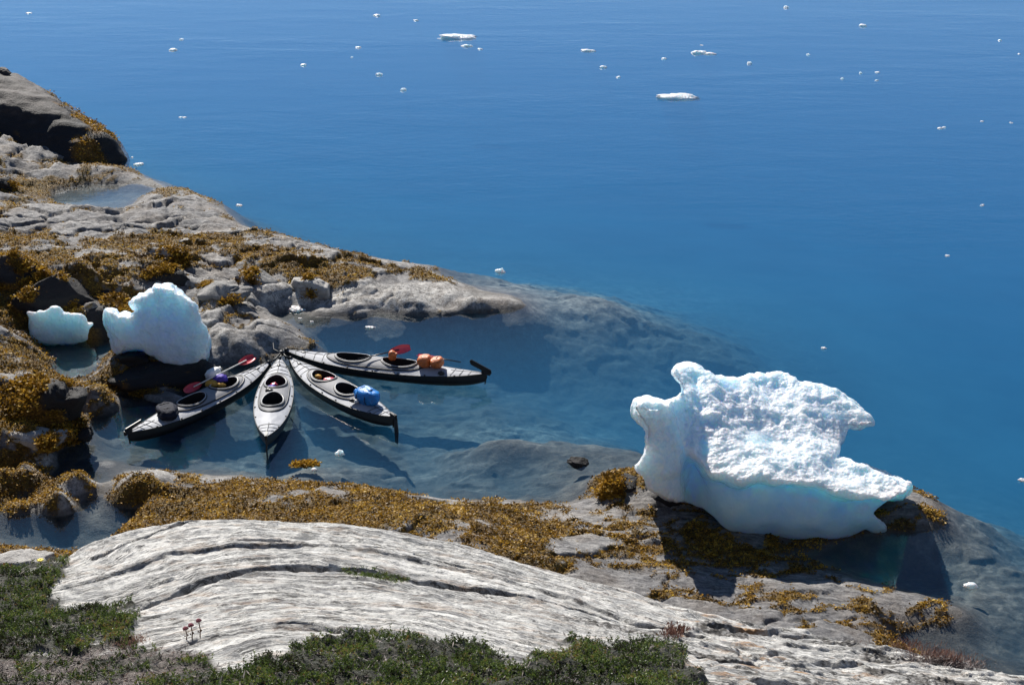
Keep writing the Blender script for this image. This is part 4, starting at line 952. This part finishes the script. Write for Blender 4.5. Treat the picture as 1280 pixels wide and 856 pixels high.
# on the leftmost kayak
p = pt(209, 514, .40); bag(p, (.38, .24, .14), k1.rotation_euler.z + .9, M_navy, 'bulging dark navy dry bag strapped across the leftmost kayak', 1)
paddle(pt(231, 489, .46), pt(318, 445, .50), 'paddle with two dark red blades leaning across the leftmost kayak', M_red, M_wshaft, -.6)
blobthing(pt(276, 473, .40), [((0, 0, 0), (.17, .14, .10), M_pur, 'hood'), ((.04, .10, .02), (.09, .08, .07), M_navy, 'sleeve')], 'crumpled purple jacket in the front cockpit of the leftmost kayak', 'jacket', 'jacket')
blobthing(pt(268, 480, .33), [((-.06, 0, 0), (.15, .12, .10), M_yel, 'vest_panel'), ((.16, -.04, -.01), (.12, .06, .06), M_yel, 'vest_panel')], 'ochre life vest beside the purple jacket in the leftmost kayak', 'life vest', 'life_vest')
bag(pt(266, 466, .36), (.24, .11, .11), k1.rotation_euler.z, M_white, 'small white dry bag on the far side of the leftmost kayak', 2, strap=False)
# middle kayak
blobthing(onk(k2, CK[0] * H2 - .10, .08, .26), [((0, 0, 0), (.11, .10, .07), M_pur, 'fold'), ((.03, .09, .03), (.09, .07, .06), M_pink, 'fold')], 'purple and red cloth lying in the middle kayak', 'cloth', 'cloth')
blobthing(onk(k2, (CK[0] + CK[1]) / 2 * H2, .10, .37), [((0, 0, 0), (.10, .05, .05), M_trim, 'pouch'), ((-.05, .08, 0), (.06, .05, .05), M_trim, 'pouch')], 'black deck pouch between the cockpits of the middle kayak', 'pouch', 'deck_pouch')
# blue bag kayak
bag(onk(k3, -.53 * H3, .0, .48), (.36, .21, .20), k3.rotation_euler.z + .15, M_blue, 'bright blue dry bag on the deck of the lower right kayak', 3)
blobthing(onk(k3, CK[0] * H3 - .18, -.05, .30), [((0, 0, 0), (.15, .11, .06), M_pink, 'pad')], 'pink seat pad in the front cockpit of the blue bag kayak', 'seat pad', 'seat_pad')
blobthing(onk(k3, CK[0] * H3 + .25, .02, .26), [((0, 0, 0), (.10, .08, .06), M_yel, 'fold')], 'yellow cloth in the front cockpit of the blue bag kayak', 'cloth', 'cloth')
blobthing(onk(k3, -.44 * H3, .22, .36), [((0, 0, 0), (.12, .05, .05), M_trim, 'bundle'), ((.05, -.08, .02), (.05, .05, .05), M_white, 'bundle')], 'small black and white rope bundle beside the blue bag', 'rope', 'rope_bundle')
# long kayak
bag(onk(k4, -.47 * H4, .0, .48), (.31, .19, .13), k4.rotation_euler.z, M_org, 'double orange dry bag behind the cockpits of the longest kayak', 4, two=True)
bag(onk(k4, -.09 * H4, .0, .52), (.10, .10, .13), 0, M_org, 'small round orange bag between the cockpits of the longest kayak', 5, strap=False)
paddle(pt(513, 434, .55), pt(433, 452, .42), 'paddle with bright red blade crossing the longest kayak', M_pink, M_shaft, 1.0, (1, 0))
paddle(pt(522, 443, .45), pt(590, 455, .42), 'red paddle lying behind the orange bags of the longest kayak', M_pink, M_shaft, .1, (1, 0))
blobthing(onk(k4, -.60 * H4, .26, .32), [((0, 0, 0), (.08, .06, .05), M_trim, 'bulb')], 'black bilge pump bulb at the edge of the longest kayak', 'pump', 'bilge_pump')
# mooring line where the bows meet
ml = MB(); c0 = pt(352, 441, .38)
for e in ((355, 437), (362, 447), (350, 447), (338, 452)): ml.tube([c0 + Vector((0, 0, .03)), (c0 + pt(*e, .36)) / 2 + Vector((0, 0, -.02)), pt(*e, .36)], .016, 6)
ml.tube([c0, c0 + Vector((-.25, .35, -.05)), c0 + Vector((-.35, .9, -.1))], .016, 6); ml.ball(c0, (.09, .07, .07))
tag(ml.build('mooring_rope', M_trim), 'black rope knot tying the four kayak bows together', 'rope')

# ------------------------------------------------------------------ seaweed: small fronds spread over the weed carpet
def leaf_mesh(name, C, size, up, k, col_rand, mat, asp=.45, width=.3, seed=1, parent=None, nrm=None, spread=1.0):
    """k blades per point C; each a kite of two triangles"""
    r = np.random.default_rng(seed); n = len(C) * k; Cc = np.repeat(C, k, 0); sz = np.repeat(size, k) * r.uniform(.6, 1.3, n)
    th = r.uniform(0, 2 * math.pi, n); el = r.normal(up, .28, n)
    d = np.stack([np.cos(th) * np.cos(el), np.sin(th) * np.cos(el), np.sin(el)], 1)
    s_ = np.cross(d, r.normal(0, 1, (n, 3))); s_ /= np.linalg.norm(s_, axis=1)[:, None]
    b = Cc + r.normal(0, 1, (n, 3)) * (sz * .35 * spread)[:, None] * np.array([1, 1, .25])
    m = b + d * (sz * .55)[:, None]; t_ = b + d * sz[:, None]
    V = np.stack([b, m + s_ * (sz * width)[:, None], t_, m - s_ * (sz * width)[:, None]], 1).reshape(-1, 3)
    i = np.arange(n)[:, None] * 4 + np.arange(4)[None]
    rnd = np.repeat(np.clip(np.repeat(col_rand, k) + r.normal(0, .13, n), 0, 1), 4)
    return make_mesh(name, V, i, mat, smooth=False, attrs=dict(tone=rnd), parent=parent)
def leafmat(name, stops, rough=.45, spec=.5, trans=.25):
    n = N(name); a = n.attr('tone'); c_ = n.ramp(a, stops)
    b = n('BsdfPrincipled', {'Base Color': c_, 'Roughness': rough, 'Specular IOR Level': spec})
    t_ = n('BsdfTranslucent', {'Color': c_}); return n.done(n('MixShader', {0: trans, 1: b, 2: t_}))
M_weed = leafmat('seaweed_fronds', [(0, (.03, .019, .006)), (.35, (.15, .080, .011)), (.65, (.43, .240, .026)), (1, (.68, .46, .07))], .55, .3, .3)
fl_w = AT['weed'].ravel(); XV, YV, ZV = XX.ravel(), YY.ravel(), ZZ.ravel()
cand = np.where((fl_w > .45) & (YV > 17) & (YV < 60) & (np.abs(XV) < .42 * YV + 2))[0]
area = (YV[cand] / 38)
pick = cand[rng.random(len(cand)) < np.clip(1.0 * fl_w[cand] ** 2 * np.clip(.35 + area ** 2 * .8, .15, 1), 0, 1)]
Cw = np.stack([XV[pick], YV[pick], ZV[pick]], 1) + rng.normal(0, .025, (len(pick), 3)) * np.array([1, 1, .3])
tone = np.clip(.47 + .42 * fbm2(Cw[:, 0] * 1.3, Cw[:, 1] * 1.3, 4, 800) + .35 * fbm2(Cw[:, 0] * 7, Cw[:, 1] * 7, 2, 801) + rng.normal(0, .10, len(Cw)), 0, 1)
sw = leaf_mesh('seaweed', Cw, np.full(len(Cw), .040) * rng.uniform(.7, 1.5, len(Cw)), .18, 5, tone, M_weed, seed=3, spread=1.6)
tag(sw, 'golden brown bladder wrack carpeting the tidal rocks', 'seaweed', kind='stuff')
# fronds on the loose boulders
Cb = []
for o, Vv, wv in ROCKS + [(bld, np.array([v.co for v in bld.data.vertices]), wd)]:
    sel = np.where(wv > .5)[0]
    if o is bld: sel = sel[rng.random(len(sel)) < .5]
    if len(sel): 
        rep_ = 5 if o is not bld else 3
        q = np.repeat(Vv[sel], rep_, 0) + rng.normal(0, .06, (len(sel) * rep_, 3)) * np.array([1, 1, .6]) + np.array(o.location)
        Cb.append(q[q[:, 2] > .02])
Cb = np.concatenate(Cb)
tag(leaf_mesh('boulder_weed', Cb, np.full(len(Cb), .075), .35, 3, np.clip(.5 + .3 * fbm2(Cb[:, 0] * 2, Cb[:, 1] * 2, 3, 810) + rng.normal(0, .12, len(Cb)), 0, 1), M_weed, seed=4), 'golden brown wrack clinging to the shore boulders', 'seaweed', kind='stuff')
# one floating clump
g = pt(382, 580, .0); Cc = g + Vector((0, 0, .0)); q = np.array(Cc) + np.clip(rng.normal(0, 1, (320, 3)), -1.9, 1.9) * np.array([.13, .05, .012])
o = leaf_mesh('seaweed_clump', q - np.array(g), np.full(320, .08), .25, 5, rng.uniform(.5, .9, 320), M_weed, seed=5); o.location = g
tag(o, 'little clump of yellow weed at the surface in the cove', 'seaweed')

# ------------------------------------------------------------------ heath: crowberry shoots
M_heath = leafmat('crowberry_leaves', [(0, (.030, .022, .010)), (.28, (.040, .052, .016)), (.52, (.10, .155, .030)), (.8, (.22, .27, .06)), (1, (.30, .17, .06))], .45, .5, .3)
M_twig = leafmat('dead_twigs', [(0, (.03, .022, .02)), (.5, (.16, .12, .11)), (1, (.38, .33, .31))], .7, .3, 0)
M_redd = leafmat('red_litter', [(0, (.07, .03, .022)), (.6, (.20, .095, .07)), (1, (.36, .24, .18))], .6, .3, .2)
hf = AT['heath'].ravel(); lf = AT['litter'].ravel()
inv = (YV > 8.6) & (YV < 26) & (np.abs(XV) < .42 * YV + .6)
cand = np.where((hf > .35) & inv)[0]
dens = np.where(YV[cand] > 9.5, .24, .8) * (.12 + .88 * sstep(-.25, .10, fbm2(XV[cand] * 2.0, YV[cand] * 2.0, 3, 900)))
pick = cand[rng.random(len(cand)) < dens * (1 - .5 * lf[cand] * (hl.ravel()[cand] < .5))]
Ch = np.stack([XV[pick], YV[pick], ZV[pick]], 1) + rng.normal(0, .015, (len(pick), 3)) * np.array([1, 1, 0])
# each shoot: a leaning stem with short leaves round it, drawn as four whorls
r = np.random.default_rng(9); n = len(Ch); lean = r.normal(0, .38, (n, 2)); hgt = r.uniform(.03, .085, n) * (1 + .3 * fbm2(Ch[:, 0] * 2, Ch[:, 1] * 2, 2, 905)); base_t = np.clip(.44 + .6 * fbm2(Ch[:, 0] * 1.1, Ch[:, 1] * 1.1, 3, 910) + r.normal(0, .15, n), 0, .95)
Cs = []; Ts = []; Ss = []
for lv in range(5):
    q = lv / 4; Cs.append(Ch + np.stack([lean[:, 0] * hgt * q, lean[:, 1] * hgt * q, hgt * q], 1)); Ts.append(base_t + .10 * q - .05); Ss.append(  .026 * (1.15 - .35 * q) * np.ones(n))
tag(leaf_mesh('heath', np.concatenate(Cs), np.concatenate(Ss), .75, 4, np.concatenate(Ts), M_heath, seed=10, width=.22, spread=.5), 'dark green crowberry heath with upright leafy shoots along the near edge', 'heath', kind='stuff')
# twigs and litter under and between
cand = np.where((np.maximum(hf * .55, lf) > .3) & inv)[0]
pick = cand[rng.random(len(cand)) < .10 * (.9 + .5 * lf[cand])]
Ct = np.stack([XV[pick], YV[pick], ZV[pick] + .01], 1)
tag(leaf_mesh('litter', Ct, np.full(len(Ct), .05) * rng.uniform(.5, 1.6, len(Ct)), .25, 3, rng.uniform(.1, 1, len(Ct)), M_twig, seed=11, width=.055), 'grey dead twigs and litter between the heath plants', 'litter', kind='stuff')
pick = cand[rng.random(len(cand)) < .02 * lf[cand]]
Ct = np.stack([XV[pick], YV[pick], ZV[pick] + .01], 1)
tag(leaf_mesh('red_litter', Ct, np.full(len(Ct), .03), .5, 4, rng.uniform(.1, 1, len(Ct)), M_redd, seed=12, width=.12), 'reddish dry leaves among the heath litter', 'litter', kind='stuff')
# moss in the joint across the outcrop
def strip(name, px0, py0, px1, py1, n, jit, size, k, tone_, mat, up, label, cat, seed, width=.12, hmul=1.0):
    C = []
    r = np.random.default_rng(seed); g0 = ground((px0 + px1) / 2, (py0 + py1) / 2)
    for i in range(n):
        q = r.random(); px = px0 + (px1 - px0) * q + r.normal(0, jit[0]); py = py0 + (py1 - py0) * q + r.normal(0, jit[1]); C.append(ground(px, py) - g0)
    C = np.array(C); o = leaf_mesh(name, C, np.full(n, size) * r.uniform(.6, 1.3, n), up, k, np.clip(r.normal(tone_, .15, n), 0, 1), mat, seed=seed, width=width); o.location = g0
    return tag(o, label, cat, kind='stuff')
strip('moss', 430, 714, 505, 726, 260, (6, 1.5), .035, 6, .55, M_heath, .6, 'strip of green moss in the long joint of the pale outcrop', 'moss', 21)
strip('dry_grass', 1120, 806, 1215, 830, 300, (14, 3.0), .11, 4, .6, M_redd, 1.15, 'tuft of reddish dry grass at the right end of the outcrop', 'grass', 22, .035)
strip('twig_mat', 1140, 822, 1225, 834, 420, (10, 3.0), .07, 5, .6, M_twig, .5, 'mat of grey twigs below the reddish dry grass', 'twigs', 23, .05)
strip('red_plant', 150, 808, 178, 802, 90, (6, 3.0), .05, 5, .9, M_redd, 1.0, 'low reddish plant at the left foot of the outcrop', 'plant', 24, .07)
strip('red_plant', 832, 792, 850, 790, 80, (8, 4.0), .06, 5, .5, M_redd, 1.1, 'reddish leafy shoots at the upper right of the heath patch', 'plant', 25, .12)
# flowers
M_pinkf = simple('dark_pink_petals', (.22, .045, .06), .6, .3, 30); M_stem = simple('stems', (.16, .09, .05), .7); M_yf = simple('yellow_petals', (.85, .62, .02), .5)
for (px, py, hh_, lab) in [(233, 800, .13, 'left dark pink flower on the outcrop'), (240, 799, .16, 'middle dark pink flower on the outcrop'), (250, 797, .20, 'right and tallest dark pink flower on the outcrop')]:
    g = ground(px, py); t = empty('flower', g); tag(t, lab, 'flower', 'dark pink flowers growing from the joint')
    m = MB(); m.tube([(0, 0, -.02), (.01, 0, hh_ * .5), (.0, 0, hh_)], .006, 6); m.build('stem', M_stem, t)
    m = MB()
    for i in range(9): a = i * 2.4; m.ball((math.cos(a) * .022 * (i / 9) ** .5, math.sin(a) * .022 * (i / 9) ** .5, hh_ + .012 * (1 - i / 9)), (.013, .013, .013), 6, 5)
    m.build('bloom', M_pinkf, t)
    m = MB()
    for a in (0, 2.1, 4.2): m.plate([(0, 0, hh_ * .3), (math.cos(a) * .03, math.sin(a) * .03, hh_ * .42), (math.cos(a + .3) * .02, math.sin(a + .3) * .02, hh_ * .5)], (0, 0, .002))
    m.build('leaves', M_stem, t, False)
g = ground(52, 712); t = empty('flower', g); tag(t, 'single yellow flower at the edge of the left heath', 'flower')
m = MB(); m.tube([(0, 0, -.02), (0, 0, .13)], .005, 6); m.build('stem', M_stem, t)
m = MB()
for i in range(6): a = i * math.pi / 3; m.ball((math.cos(a) * .025, math.sin(a) * .025, .135), (.02, .02, .008), 8, 5)
m.build('bloom', M_yf, t)
